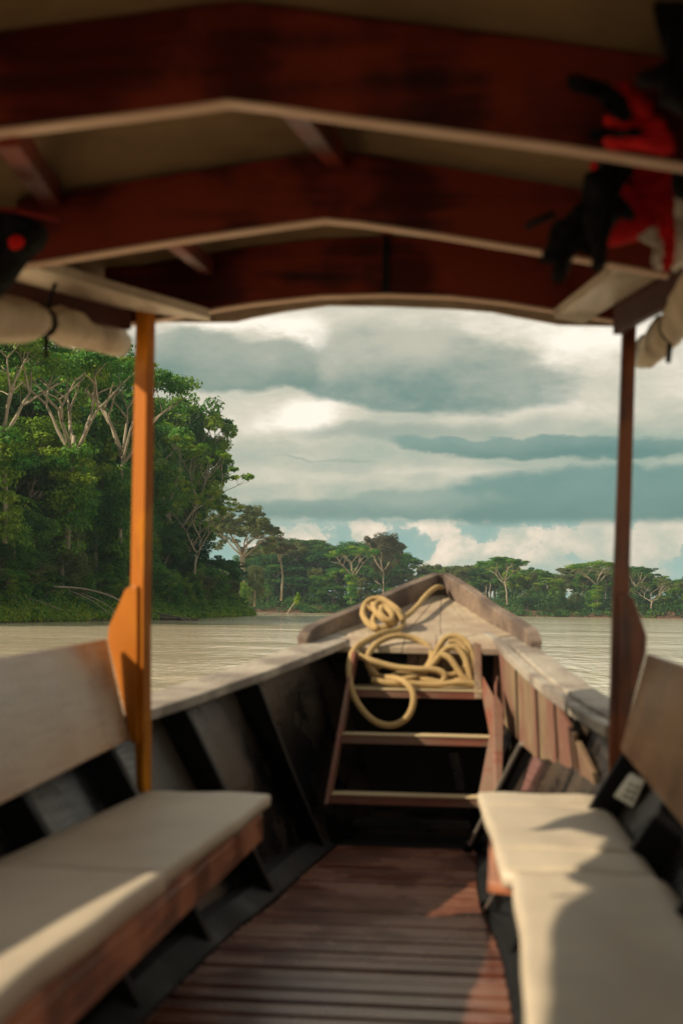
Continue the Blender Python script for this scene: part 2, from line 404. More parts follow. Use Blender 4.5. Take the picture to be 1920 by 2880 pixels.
# floor: slatted boards across
fb = MB(); y = -4.9
random.seed(3)
HEAVY = (4.10, 4.91, 3.3, 2.5)
while y < 6.12:
    w = .073 if y > 4.1 else .118
    gap = (.009 if y > 4.1 else .026) if not any(abs(y + w - h) < .038 for h in HEAVY) else .026
    hw = f_(y + .04) + .0; c = c_(y)
    dzz = random.uniform(-.003, .003)
    fb.box((c - hw, y, -.022), (c + hw, y + w - gap, .002 + dzz))
    y += w
fb.build('floorboards', M['floor'], boat, bevel=.003)
MB().box((-.52, -4.9, -.06), (.52, 6.15, -.03)).build('bilge', M['dark'], boat)

# bow steps, stringers, shelf, bulkhead
st = empty('bow_steps'); st.parent = boat
STEPS = [((930, 1345), 2237, 6.20, .10, .045), ((955, 1378), 2067, 6.38, .10, .045), ((985, 1352), 1938, 6.58, .34, .042)]
for (xa, xb), py, Y, dep, th in STEPS:
    a = at(xa - 12, py, Y=Y); b = at(xb + 6, py, Y=Y); z = (a.z + b.z) / 2
    MB().box((a.x, Y, z - th), (b.x, Y + dep, z - .008)).build('step', M['step'], st, bevel=.003)
    MB().box((a.x + .002, Y - .004, z - .008), (b.x - .002, Y + dep, z)).build('tread', M['steptop'], st, bevel=.002)
# left stringer: thin board edge-on; right stringer: broad board seen from the side
def board(pts, off, name, m, par, bevel=.003):
    return MB().prism(pts, off).build(name, m, par, bevel=bevel)
a, b = at(1000, 1832, Y=6.62), at(922, 2262, Y=6.12)
board([a, a + Vector((0, .16, -.02)), b + Vector((0, .16, 0)), b], (-.018, 0, 0), 'stringer', M['step'], st)
P = [at(1356, 1900, Y=6.55), at(1405, 1990, Y=6.3), at(1405, 2260, Y=6.14), at(1340, 2260, Y=6.16), at(1376, 2068, Y=6.36), at(1356, 1960, Y=6.5)]
P2 = [at(1384, 1955, Y=6.3), at(1402, 1985, Y=6.28), at(1398, 2262, Y=6.1), at(1384, 2262, Y=6.12)]
board(P, (0, .02, 0), 'stringer', M['step'], st)
board(P2, (.02, 0, 0), 'stringer', M['step'], st)
# dark bulkhead closing the space behind the steps, and floor of the locker
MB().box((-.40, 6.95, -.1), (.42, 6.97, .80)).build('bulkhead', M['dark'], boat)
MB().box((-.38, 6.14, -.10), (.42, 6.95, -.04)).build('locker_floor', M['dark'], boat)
MB().box((-.26, 6.55, .02), (.28, 6.59, .06)).build('floor_cleat', M['hull'], boat, bevel=.003)
b0 = at(1280, 2200, Y=6.9); MB().prism([at(1262, 2120, Y=6.7), at(1290, 2120, Y=6.7), at(1310, 2225, Y=6.7), at(1282, 2225, Y=6.7)], (0, .02, 0)).build('locker_strut', M['hull'], boat, bevel=.003)
hb = MB()
for k in range(6):
    x0 = -.04 + k * .055
    hb.box((x0, 6.92, .66), (x0 + .05, 6.945, .84 + .004 * (k % 2)))
hb.build('bulkhead_panel', M['bulwark'], boat, bevel=.003)

# foredeck: planks between the bulwarks, rising to the stem
dk = MB(); NP = 5
ydk = frange(6.76, 8.44, 16)
for k in range(NP):
    secs = []
    for y in ydk:
        h = max(o_(y) - .028, .01); c = c_(y)
        h2 = h if y > 7.0 else g_(y) + .04
        x0 = c - h2 + 2 * h2 * k / NP; x1 = c - h2 + 2 * h2 * (k + 1) / NP - .003
        zt = z_(y) + .004 + .0015 * (k % 2) - (.03 if y < 6.8 else 0)
        secs.append([(x0, y, zt), (x1, y, zt), (x1, y, zt - .03), (x0, y, zt - .03)])
    dk.loft(secs)
dk.build('foredeck', M['deck'], boat, bevel=.003)
# bulwarks
TB = [(6.62, .020), (6.68, .048), (6.78, .062), (7.6, .088), (8.3, .112), (8.54, .120)]
for sd in (-1, 1):
    secs = []
    for y in sorted(set(frange(6.62, 8.54, 22) + [6.68, 6.78])):
        c = c_(y); oo = o_(y) + .006; zb = z_(y) + .006; h = interp(TB, y); t = .040
        oo = max(oo, .022)
        ii = max(oo - t, .002)
        secs.append([(c + sd * ii, y, zb), (c + sd * (ii + .0), y, zb + h), (c + sd * (oo + .012), y, zb + h + .004), (c + sd * oo, y, zb - .05)])
    MB().loft(secs).build('bulwark', M['bulwark'], boat, bevel=.005)
MB().prism([(.06 - .045, 8.48, .95), (.06 + .045, 8.48, .95), (.06 + .03, 8.56, .95), (.06 - .03, 8.56, .95)], (0, 0, .285)).build('stem_post', M['bulwark'], boat, bevel=.006)
# small inner post by the deck
board([at(1330, 1806, Y=6.69), at(1352, 1812, Y=6.69), at(1356, 1965, Y=6.56), at(1334, 1965, Y=6.56)], (0, .03, 0), 'deck_post', M['slat'], boat)

# vertical ceiling slats on the right wall (weathered, sunlit)
def strip_y(px):
    best = min(frange(4.4, 6.9, 400), key=lambda y: abs(px_at(c_(y) + g_(y) + .012, y, z_(y) - .042)[0] - px)); return best
def px_at(x, y, z):
    d = Vector((x, y, z)) - CAM; k = d.dot(fwd); return 960 + F * d.dot(RT) / k, 1440 - F * d.dot(UP) / k
cuts = [(1352, None, 1360, 2262), (1399, None, 1403, 2022), (1450, None, 1455, 2084), (1505, None, 1515, 2144), (1557, None, 1570, 2200), (1612, 2072, 1629, 2216), (1668, 2185, 1680, 2222)]
cp = []
for x, ty, u, v_ in cuts:
    Y = strip_y(x); tp = Vector((c_(Y) + g_(Y) + .012, Y, z_(Y) - .042))
    if ty: tp = at(x, ty, Y=Y)
    cp.append((tp, at(u, v_, Y=Y)))
for i in range(6):
    (t0, b0_), (t1, b1_) = cp[i], cp[i + 1]
    e = .017
    dt = (t1 - t0).normalized() * e * 2; db = (b1_ - b0_).normalized() * e * 2
    bb0 = b0_ if i else t0.lerp(b0_, .50)
    MB().prism([t0 + dt, t1 - dt, b1_ - db, bb0 + db], (.02, .008, 0)).build('ceiling_slat', M['slat'], boat, bevel=.003)
# lower, darker boards under the slats
board([at(1497, 2128, Y=5.7), at(1560, 2188, Y=5.4), at(1600, 2225, Y=5.3), at(1462, 2225, Y=5.75)], (.02, 0, 0), 'side_board', M['purple'], boat)

# ---- posts, brackets, backrests
def tilt(x, y, x0, Y0=4.35, k=0.0):
    p = at(x, y, Y=Y0); return at(x, y, Y=Y0 - (p.x - x0) * k)
def post(pxs, sd, m, k):
    x0 = sd * .72
    L = [tilt(a, y, x0, 4.35, k) for a, b, y in pxs]; Rr = [tilt(b, y, x0, 4.35, k) for a, b, y in pxs]
    P = L + Rr[::-1]; n = math.hypot(1, k)
    dp = .05 if k == 0 else .036
    return MB().prism(P, (dp * k / n, dp / n, 0)).build('roof_post', m, boat, bevel=.003)
M['post_shaded'] = wood('shaded_varnish_post', (.04, .007, .0015), (.10, .020, .003), .42, .2, (40, 40, 2.5), .25, (.18, .045, .006))  # same wood as the left post, with shade put into its darker colour
pl_ = post([(382, 416, 860), (374, 410, 1250), (366, 403, 1690), (370, 403, 1880), (386, 404, 2300)], -1, M['post'], .62)
pr_ = post([(1752, 1790, 860), (1737, 1778, 1300), (1722, 1768, 1700), (1712, 1752, 2100), (1712, 1745, 2300)], 1, M['post_shaded'], 0.0)
Bl = [(368, 1648), (352, 1657), (338, 1690), (306, 1762), (302, 1800), (345, 1985), (368, 2090), (386, 2090), (386, 1648)]
MB().prism([tilt(x, y, -.72, 4.338, .5) for x, y in Bl], (.012, .028, 0)).build('post_bracket', M['post'], boat, bevel=.003)
Br = [(1757, 1668), (1779, 1680), (1799, 1735), (1818, 1790), (1815, 1838), (1785, 1950), (1745, 2105), (1738, 2105), (1738, 1668)]
MB().prism([at(x, y, Y=4.332) for x, y in Br], (0, .035, 0)).build('post_bracket', M['post_shaded'], boat, bevel=.003)
# more posts further aft, outside the frame but holding the roof
for sd in (-1, 1):
    for Y in (1.0, -2.0, -4.6):
        MB().box((sd * .80 - .02, Y, .40), (sd * .80 + .02, Y + .05, 1.96)).build('roof_post', M['post'], boat, bevel=.003)
def backrest(top, bot, Yr, xt, xb, zt, zb, name='backrest'):
    """board leaning outboard"""
    a, b = top, bot
    tf = Vector((a.x, a.y, a.z)); bf = Vector((b.x, b.y, b.z))
    tr = Vector((xt, Yr, zt)); br = Vector((xb, Yr, zb))
    sd = 1 if xt > 0 else -1
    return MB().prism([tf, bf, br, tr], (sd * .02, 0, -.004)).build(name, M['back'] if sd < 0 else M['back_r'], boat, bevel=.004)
backrest(at(300, 1796, X=-.815), at(366, 2080, X=-.735), .9, -.93, -.82, .79, .42)
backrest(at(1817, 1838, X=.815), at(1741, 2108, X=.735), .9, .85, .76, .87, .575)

# ---- benches
def bench(sd, xi, xo, Yf, pts, leg=True):
    b = empty('bench'); b.parent = boat
    z = .405
    s = MB(); P = [(x, y, z) for x, y in pts]
    s.prism(P, (0, 0, -.022)); s.build('seat_board', M['apron'], b, bevel=.003)
    return b
# left bench
lb = bench(-1, 0, 0, 0, [(-.318, 4.34), (-.318, -4), (-.74, -4), (-.74, 4.34)])
MB().box((-.345, -4, .305), (-.315, 4.345, .383)).build('apron', M['apron'], lb, bevel=.004)
rb = bench(1, 0, 0, 0, [(.375, 4.5), (.375, 3.25), (.448, 3.22), (.452, -4), (.745, -4), (.73, 4.5)])
MB().box((.448, -4, .27), (.472, 3.20, .383)).build('apron', M['apron'], rb, bevel=.004)
MB().box((.385, 3.25, .345), (.405, 4.45, .383)).build('apron', M['rib'], rb, bevel=.004)
for sd, x, b in ((-1, -.62, lb), (1, .50, rb)):
    for Y in ((1.4, 3.9) if sd < 0 else (1.4, 2.9)):
        MB().box((x - .02, Y, -.01), (x + .02, Y + .04, .383)).build('leg', M['rib'], b, bevel=.003)
# slanting metal leg of the right bench
a, c = at(1412, 2480, Y=4.05), at(1364, 2560, Z=.006)
MB().tube([a + Vector((.0, 0, .12)), a, c], .008, 10).build('leg', M['steel'], rb, smooth=True)
MB().tube([c, c + Vector((.0, 0, .028))], .014, 10).build('leg', M['black'], rb, smooth=True)

# cushions lie on the benches: things of their own
def cushion_mesh(pts, z0, z1, seams=(), seed=0, wave=.006):
    """puffy pad: outline as quads strip left/right over y; rounded edge"""
    rnd = random.Random(seed)
    # pts: list of (y, x_inner, x_outer)
    v = []; f = []
    ysn = sorted(frange(pts[0][0], pts[-1][0], 44) + [q + w_ for q in seams for w_ in (-.024, -.012, 0, .012, .024)]); n = len(ysn)
    ti = [(p[0], p[1]) for p in pts]; to = [(p[0], p[2]) for p in pts]
    prof = [(0, .0), (-.006, .5), (0.0, .82), (.010, .97), (.03, 1.0)]
    ph = rnd.uniform(0, 6)
    secs = []
    for i, y in enumerate(ysn):
        wv = wave * (math.sin(y * 5.1 + ph) + .6 * math.sin(y * 11.3 + ph * 2))
        xi = interp(ti, y) + wv; xo = interp(to, y); s = 1 if xo > xi else -1
        e = min(i, n - 1 - i); k = 1 - .10 * max(0, 1 - e / 1.0)
        dip = 0
        for sy in seams:
            dip += .011 * math.exp(-((y - sy) / .011) ** 2) - .005 * math.exp(-((y - sy - .018) / .01) ** 2)
        zt = z0 + (z1 - z0) * k
        W = xo - xi
        sec = [(xi, z0), (xi - s * .002, z0 + (zt - z0) * .35), (xi - s * .002, z0 + (zt - z0) * .85), (xi + s * .006, zt - .001 - dip * .5),
               (xi + s * .018, zt - dip)]
        for q in (.2, .35, .5, .65, .8):
            sec.append((xi + W * q, zt + .002 * math.sin(q * math.pi) - dip + .0025 * math.sin(7 * y + 9 * q)))
        sec += [(xo - s * .03, zt - dip), (xo, zt - .015), (xo, z0)]
        secs.append([(a, y, b) for a, b in sec])
    return MB().loft(secs)
def cushion_obj(pts, label, seams=(), seed=0, z0=.406, z1=.446, parts=True, wave=.0025):
    o = cushion_mesh(pts, z0, z1, seams, seed, wave).build('bench_cushion', M['cushion'], None, smooth=True)
    tag(o, label, 'cushion', 'cream cushions on the boat benches')
    return o
cushion_obj([(3.03, -.318, -.735), (4.37, -.296, -.70)], 'front cream cushion on the left bench, its squared end nearest the bow', (), 1)
cushion_obj([(.8, -.31, -.76), (3.0, -.312, -.745)], 'nearer cream cushion on the left bench with a sunlit wavy inner edge', (), 2, z1=.455, wave=.006)
cushion_obj([(3.20, .408, .745), (4.56, .338, .725)], 'front cream cushion on the right bench with raised cross seams, half in sunlight', (4.25, 3.48), 3)
cushion_obj([(.8, .440, .78), (3.17, .432, .755)], 'large nearer cream cushion on the right bench, mostly in shade', (), 4, z1=.452, wave=.003)

# ---- canopy roof
roof = empty('canopy_roof'); roof.parent = boat
BEAMS = [  # Y, bottom outline in photo px, top offset height
    (2.66, [(-900, 470), (0, 358), (330, 318), (560, 288), (640, 276), (760, 290), (1000, 326), (1200, 352), (1560, 400), (1915, 455), (2300, 510)], .195),
    (3.55, [(40, 742), (104, 734), (480, 672), (800, 626), (912, 611), (1010, 620), (1250, 656), (1535, 703), (1780, 748), (1880, 766)], .172),
    (4.45, [(290, 908), (395, 902), (579, 869), (716, 848), (900, 828), (1085, 823), (1266, 829), (1420, 846), (1560, 869), (1780, 905)], .180),
]
ridge = []; ceil = []
for Y, pts, h in BEAMS:
    lo = [at(x, y, Y=Y) for x, y in pts]
    lo = [Vector((max(-.975, min(.975, p.x)), p.y, p.z)) for p in lo]
    hi = [p + Vector((0, 0, h)) for p in lo]
    MB().loft([[a, a + Vector((0, .042, 0)), b + Vector((0, .042, 0)), b] for a, b in zip(lo, hi)]).build('beam', M['beam'], roof, bevel=.002)
    MB().loft([[a + Vector((0, -.003, -.009)), a + Vector((0, .038, -.009)), a + Vector((0, .038, -.002)), a + Vector((0, -.003, -.002))] for a in lo]).build('edge_strip', M['edge'], roof)
    ceil.append(hi)
# canvas: loft over the beams, continuing a little forward; unseen aft stretch lengthened to darken the beams
def prof_at(Y):
    # interpolate 15 samples of the top line
    xs = frange(-.97, .97, 21); out = []
    def zof(hi, x):
        tab = [(p.x, p.z) for p in hi]; tab = sorted(tab)
        if x < tab[0][0]:
            (a, za), (b, zb) = tab[0], tab[1]; return za + (x - a) * min(.2, abs((zb - za) / max(b - a, .01)))
        if x > tab[-1][0]:
            (a, za), (b, zb) = tab[-2], tab[-1]; return zb - (x - b) * .12
        return interp(tab, x)
    Ys = [q[0] for q in BEAMS]
    if Y <= Ys[0]: w = [(0, 1)]
    elif Y >= Ys[2]: w = [(2, 1)]
    else:
        k = 0 if Y < Ys[1] else 1; t = (Y - Ys[k]) / (Ys[k + 1] - Ys[k]); w = [(k, 1 - t), (k + 1, t)]
    for x in xs:
        z = sum(zof(ceil[k], x) * ww for k, ww in w)
        sag = -.012 * math.sin((Y - .3) * 3.5) ** 2
        out.append(Vector((x, Y, z + .006 + sag * 0)))
    k = 0 if Y < 3.9 else (Y - 3.9) * .9
    lo_ = 1.90 if Y > 3.4 else max(1.74, 1.90 - (3.4 - Y) * .06)
    return [Vector((-1.0 + k * .15, Y, lo_))] + out + [Vector((1.0 - k * .1, Y, lo_))]
secs = []
for Y in frange(-5.4, 4.62, 34):
    p = prof_at(Y); secs.append(p + [q + Vector((0, 0, .012)) for q in p[::-1]])
MB().loft(secs, caps=False).build('canvas_cover', M['canvas'], roof, smooth=False)
# more beams aft (behind the camera, they carry the cover)
for Y in (1.75, .8, -.2, -1.4, -2.6, -3.8, -5.0):
    lo = [Vector((p.x, Y, p.z - .168)) for p in prof_at(2.0)[1:-1]]
    hi = [p + Vector((0, 0, .168)) for p in lo]
    MB().loft([[a, a + Vector((0, .042, 0)), b + Vector((0, .042, 0)), b] for a, b in zip(lo, hi)]).build('beam', M['beam'], roof, bevel=.002)
# purlins between the beams
def purlin(a, b, w=.035, h=.05):
    a = Vector(a); b = Vector(b)
    MB().loft([[p + Vector((-w / 2, 0, 0)), p + Vector((w / 2, 0, 0)), p + Vector((w / 2, 0, -h)), p + Vector((-w / 2, 0, -h))] for p in (a, b)]).build('purlin', M['beam'], roof, bevel=.002)
purlin(at(800, 318, Y=2.7) + Vector((0, 0, .075)), at(945, 440, Y=3.55) + Vector((0, 0, .03)), .05, .06)
purlin(at(1085, 600, Y=3.6) + Vector((0, 0, .13)), at(1085, 640, Y=4.45) + Vector((0, 0, .0)), .03, .03)
purlin(at(20, 400, Y=2.7) + Vector((0, 0, .05)), at(150, 520, Y=3.55) + Vector((0, 0, .0)), .05, .06)
purlin(at(485, 672, Y=3.6) + Vector((0, 0, .03)), at(590, 735, Y=4.45) + Vector((0, 0, .0)), .04, .05)
# seam in the front beam
jx = at(1085, 740, Y=4.44)
MB().box((jx.x - .010, 4.435, jx.z - .095), (jx.x + .010, 4.449, jx.z + .10)).build('joint_batten', M['rib'], roof, bevel=.001)
# front hem of the canvas, curved
hem_px = [(408, 880, 905), (500, 893, 905), (579, 889, 906), (661, 880, 905), (716, 856, 892), (800, 838, 876), (924, 828, 859), (1085, 824, 861), (1266, 828, 868), (1382, 842, 877), (1480, 858, 896), (1572, 872, 913), (1738, 900, 917), (1775, 900, 919)]
lo = [at(x, b, Y=4.56) for x, a, b in hem_px]; hi = [at(x, a, Y=4.60) for x, a, b in hem_px]
MB().loft([[a, a + Vector((0, .012, 0)), b + Vector((0, .012, .05)), b + Vector((0, 0, .05))] for a, b in zip(lo, hi)]).build('front_hem', M['tarp'], roof)
# eave rails: pale soffit board plus a brown fascia outside it
def railbits(sd, ins, outs, fas):
    A = [at(x, y, Z=z) for x, y, z in ins]; B = [at(x, y, Z=z) for x, y, z in outs]
    MB().loft([[a, b, b + Vector((0, 0, .03)), a + Vector((0, 0, .03))] for a, b in zip(A, B)]).build('eave_rail', M['rail'], roof, bevel=.002)
    Fo = B[:-1] + [B[-2].lerp(B[-1], .12)] if sd < 0 else [B[0].lerp(B[1], .55)] + B[1:]
    MB().loft([[p + Vector((sd * .004, 0, -fas)), p + Vector((sd * .03, 0, -fas)), p + Vector((sd * .03, 0, .06)), p + Vector((sd * .004, 0, .06))] for p in Fo]).build('fascia', M['rail_dark'], roof, bevel=.002)
railbits(-1, [(-900, 440, 1.92), (0, 722, 1.93), (344, 826, 1.93), (585, 893, 1.93)], [(-900, 530, 1.92), (0, 780, 1.93), (344, 868, 1.93), (592, 905, 1.93)], .062)
railbits(1, [(1555, 896, 1.93), (1700, 785, 1.93), (1844, 655, 1.93), (2200, 330, 1.92)], [(1640, 911, 1.93), (1790, 818, 1.93), (1890, 760, 1.93), (2300, 480, 1.92)], .085)

# ---- rolled side curtains hanging from the eaves
def roll(sd, path, radii, ties, label, m, seed):
    rnd = random.Random(seed)
    P = [Vector(p) for p in path]
    secs = []
    N = 120
    tabx = [(p.y, p.x) for p in P]; tabz = [(p.y, p.z) for p in P]; tabr = [(P[i].y, radii[i]) for i in range(len(P))]
    for i, y in enumerate(frange(P[0].y, P[-1].y, N)):
        r = interp(tabr, y)
        for t in ties: r *= 1 - .55 * math.exp(-((y - t) / .07) ** 2)
        sec = []
        for k in range(18):
            a = 2 * math.pi * k / 18
            rr = r * (1 + .06 * math.sin(3 * a + y * 2) + .06 * math.sin(5 * a - y * 4 + 1) + .04 * math.sin(11 * a + y * 13))
            sec.append((interp(tabx, y) + rr * .75 * math.cos(a), y, interp(tabz, y) + rr * math.sin(a)))
        secs.append(sec)
    o = MB().loft(secs).build('rolled_curtain', m, None, smooth=True)
    tag(o, label, 'curtain')
    for t in ties:
        r = interp(tabr, t) * .60; cx, cz = interp(tabx, t), interp(tabz, t)
        ring = [Vector((cx + r * math.cos(a) * .8, t, cz + r * 1.02 * math.sin(a))) for a in frange(0, 2 * math.pi, 15)]
        mb = MB(); mb.tube(ring, .007, 6)
        mb.tube([Vector((cx, t, cz + r)), Vector((cx + .02, t + .01, cz + r + .08))], .007, 6)
        mb.tube([Vector((cx, t, cz)), Vector((cx - .015 * sd, t - .04, cz - r - .07))], .008, 6)
        mb.build('tie', M['black'], o, smooth=True)
    return o
cl_ = roll(-1, [(-.92, -4.5, 1.52), (-.90, .9, 1.55), (-.89, 2.4, 1.60), (-.875, 3.4, 1.730), (-.868, 3.95, 1.822), (-.862, 4.58, 1.890)], [.10, .10, .09, .062, .056, .052], [2.3, 3.83], 'rolled cream side curtain tied with dark cords under the left eave', M['tarp'], 1)
cr_ = roll(1, [(.90, -4.5, 1.75), (.88, 1.2, 1.80), (.88, 3.4, 1.80), (.885, 4.05, 1.83), (.875, 4.72, 1.865)], [.08, .075, .07, .065, .05], [3.0, 4.12], 'rolled cream side curtain bunched under the right eave', M['tarp'], 2)
MB().tube([(.872, 4.62, 1.872), (.868, 4.80, 1.868)], [.045, .040], 14).build('clear_end', M['clear'], cr_, smooth=True)

# ---- life vests and straps stuffed under the right eave
def puff(px, Y, th, seed, amp=.012, nrm=None):
    """a soft pad: the outline, filled and bulged"""
    import bmesh
    rnd = random.Random(seed)
    P = [at(x, y, Y=Y) for x, y in px]
    P = smoothline(P + [P[0]], 4)[:-1]
    c = sum(P, Vector()) / len(P)
    rings = [(1.0, 0), (1.0, .35), (.9, .75), (.7, .95), (.4, 1.05), (.15, 1.1)]
    mb = MB(); secs = []
    for k, (s, d) in enumerate([(1.0, 0)] + rings[1:]):
        secs.append([c + (p - c) * s + Vector((rnd.uniform(-1, 1) * amp * .4, -th * d + rnd.uniform(-1, 1) * amp * .6, rnd.uniform(-1, 1) * amp * .4)) for p in P])
    back = [[c + (p - c) * s + Vector((0, th * d * .6, 0)) for p in P] for s, d in rings[1:]][::-1]
    mb.loft(back + secs)
    return mb
v1 = empty('life_vest', at(1780, 560, Y=2.95)); tag(v1, 'bright red life vest with black straps stuffed under the right side of the roof', 'life vest')
def vpart(mb, name, m, par, smooth=True):
    o = mb.build(name, m, None, smooth=smooth); o.parent = par; o.matrix_parent_inverse = Matrix.Translation(par.location).inverted(); 
    return o
vpart(puff([(1662, 462), (1700, 448), (1760, 450), (1850, 460), (1905, 470), (1902, 560), (1886, 620), (1850, 650), (1800, 672), (1700, 690), (1690, 620), (1660, 540)], 3.05, .03, 1), 'vest_body', M['red'], v1)
vpart(puff([(1700, 330), (1740, 318), (1800, 318), (1850, 330), (1880, 380), (1890, 432), (1760, 418), (1705, 415)], 2.62, .018, 2), 'shoulder_panel', M['red'], v1)
vpart(puff([(1722, 244), (1752, 238), (1790, 262), (1830, 296), (1822, 330), (1775, 325), (1745, 290)], 2.60, .018, 3), 'shoulder_flap', M['red'], v1)
vpart(puff([(1852, 640), (1885, 600), (1894, 650), (1893, 700), (1885, 758), (1862, 755), (1866, 700)], 2.95, .006, 4), 'webbing_tail', M['red'], v1)
v2 = empty('strap_bundle', at(1650, 600, Y=3.0)); tag(v2, 'bundle of hanging black straps and buckles beside the red life vest', 'straps')
for k, (pp, Yb, th) in enumerate([
    ([(1700, 422), (1738, 420), (1768, 450), (1776, 490), (1752, 500), (1735, 540), (1775, 590), (1780, 618), (1745, 615), (1720, 640), (1700, 690), (1698, 750), (1665, 760), (1662, 700), (1640, 600), (1640, 500), (1690, 470)], 2.92, .02),
    ([(1640, 560), (1700, 600), (1700, 690), (1660, 720), (1630, 700), (1600, 745), (1582, 790), (1552, 785), (1555, 745), (1518, 735), (1540, 690), (1552, 640), (1600, 600)], 2.96, .018),
    ([(1830, 0), (1980, 0), (1980, 330), (1930, 330), (1880, 300), (1850, 290), (1860, 250), (1800, 240), (1790, 222), (1880, 190), (1870, 120), (1905, 60)], 2.45, .03),
    ([(1890, 440), (1960, 440), (1960, 545), (1895, 550)], 2.85, .02),
    ([(1600, 205), (1700, 235), (1760, 290), (1770, 330), (1720, 330), (1690, 280), (1600, 250)], 2.58, .008),
    ([(1700, 362), (1790, 366), (1795, 380), (1700, 386), (1665, 400), (1660, 370)], 2.585, .008)]):
    vpart(puff(pp, Yb, th, 20 + k), 'strap', M['black'], v2)
mbh = MB(); mbh.tube([at(1560, 600, Y=2.98), at(1500, 625, Y=2.99), at(1480, 640, Y=3.0)], .008, 6); mbh.tube([at(1690, 470, Y=2.9), at(1660, 300, Y=2.7), at(1650, 150, Y=2.75)], .010, 6)
vpart(mbh, 'strap', M['black'], v2)
v3 = vpart(puff([(1855, 560), (1885, 545), (1940, 548), (1940, 690), (1900, 745), (1880, 755), (1876, 640)], 3.0, .02, 31), 'folded_sheet', M['white'], D.objects.new('x', None)) if False else puff([(1898, 556), (1925, 545), (1980, 548), (1980, 720), (1915, 748), (1893, 755), (1898, 640)], 3.0, .02, 31).build('folded_sheet', M['white'], None, smooth=True)
tag(v3, 'folded white sheet tucked in the right eave beside the red vest', 'sheet')
sh = puff([(1790, 668), (1830, 645), (1862, 650), (1866, 700), (1862, 760), (1835, 745), (1840, 690)], 3.0, .012, 33).build('fold', M['white'], v3, smooth=True)
# left: black bag with a red tag
v4 = puff([(-120, 600), (20, 600), (90, 618), (130, 640), (125, 690), (80, 730), (30, 800), (-20, 840), (-120, 820)], 3.25, .05, 41).build('black_bag', M['black'], None, smooth=True)
tag(v4, 'black bag with a small red tag stowed under the left side of the roof', 'bag')
puff([(26, 672), (46, 662), (66, 670), (66, 690), (46, 702), (28, 696)], 3.19, .006, 42, .002).build('tag_patch', M['red'], v4, smooth=True)
puff([(-20, 584), (60, 588), (150, 610), (160, 622), (60, 604), (-20, 600)], 3.22, .006, 43, .002).build('piping', mat('dull_red', (.18, .004, .004), .8)[0], v4, smooth=True)

# ---- small plastic outlet box on the right wall beside the post
ob = empty('outlet_box', at(1765, 2225, X=.76)); tag(ob, 'small cream plastic box with dark slots on the right hull wall beside the post', 'outlet')
cc = at(1765, 2225, X=.75)
def bxp(mb, name, m):
    o = mb.build(name, m, None, bevel=.005); o.parent = ob; o.matrix_parent_inverse = Matrix.Translation(ob.location).inverted(); return o
Pb = [at(1722, 2240, X=.755), at(1766, 2174, X=.755), at(1808, 2200, X=.755), at(1775, 2275, X=.755)]
P4 = [cc + Vector((0, -.085, .075)), cc + Vector((0, .115, .045)), cc + Vector((0, .085, -.06)), cc + Vector((0, -.095, -.03))]
bxp(MB().prism([at(1722, 2240, Y=4.18), at(1768, 2174, Y=4.16), at(1810, 2198, Y=4.08), at(1778, 2274, Y=4.10)], (.012, .03, 0)), 'casing', M['plastic'])
sl = MB()
for k in range(3):
    t = .1 + .4 * k
    p = Vector(at(1768, 2200, Y=4.10)).lerp(at(1750, 2240, Y=4.11), t); q = Vector(at(1798, 2212, Y=4.065)).lerp(at(1780, 2255, Y=4.07), t)
    for a0, a1 in ((.08, .38), (.62, .92)):
        sl.tube([p.lerp(q, a0), p.lerp(q, a1)], .0038, 6)
bxp(sl, 'slots', M['rib'])

# ---- gangplank with a metal edge leaning inside the right side
gp = empty('gangplank', at(1318, 2388, Z=.02)); tag(gp, 'dark plank with a silver metal edge leaning by the right bench near the bow steps', 'plank')
def gpp(mb, name, m, sm=False):
    o = mb.build(name, m, None, bevel=0 if sm else .003); o.parent = gp; o.matrix_parent_inverse = Matrix.Translation(gp.location).inverted(); return o
a = at(1464, 2092, Y=5.45); b = at(1318, 2380, Y=6.0)
gpp(MB().tube([a, b], .0095, 10), 'metal_edge', M['steel'], True)
w = at(1497, 2122, Y=5.45) - a
gpp(MB().prism([a + w * .08, a + w, b + w, b + w * .08], (0, .018, 0)), 'plank_board', M['rib'])
gpp(MB().tube([b + Vector((0, 0, .015)), b + Vector((-.006, .012, -.02))], .02, 10), 'foot', M['black'], True)

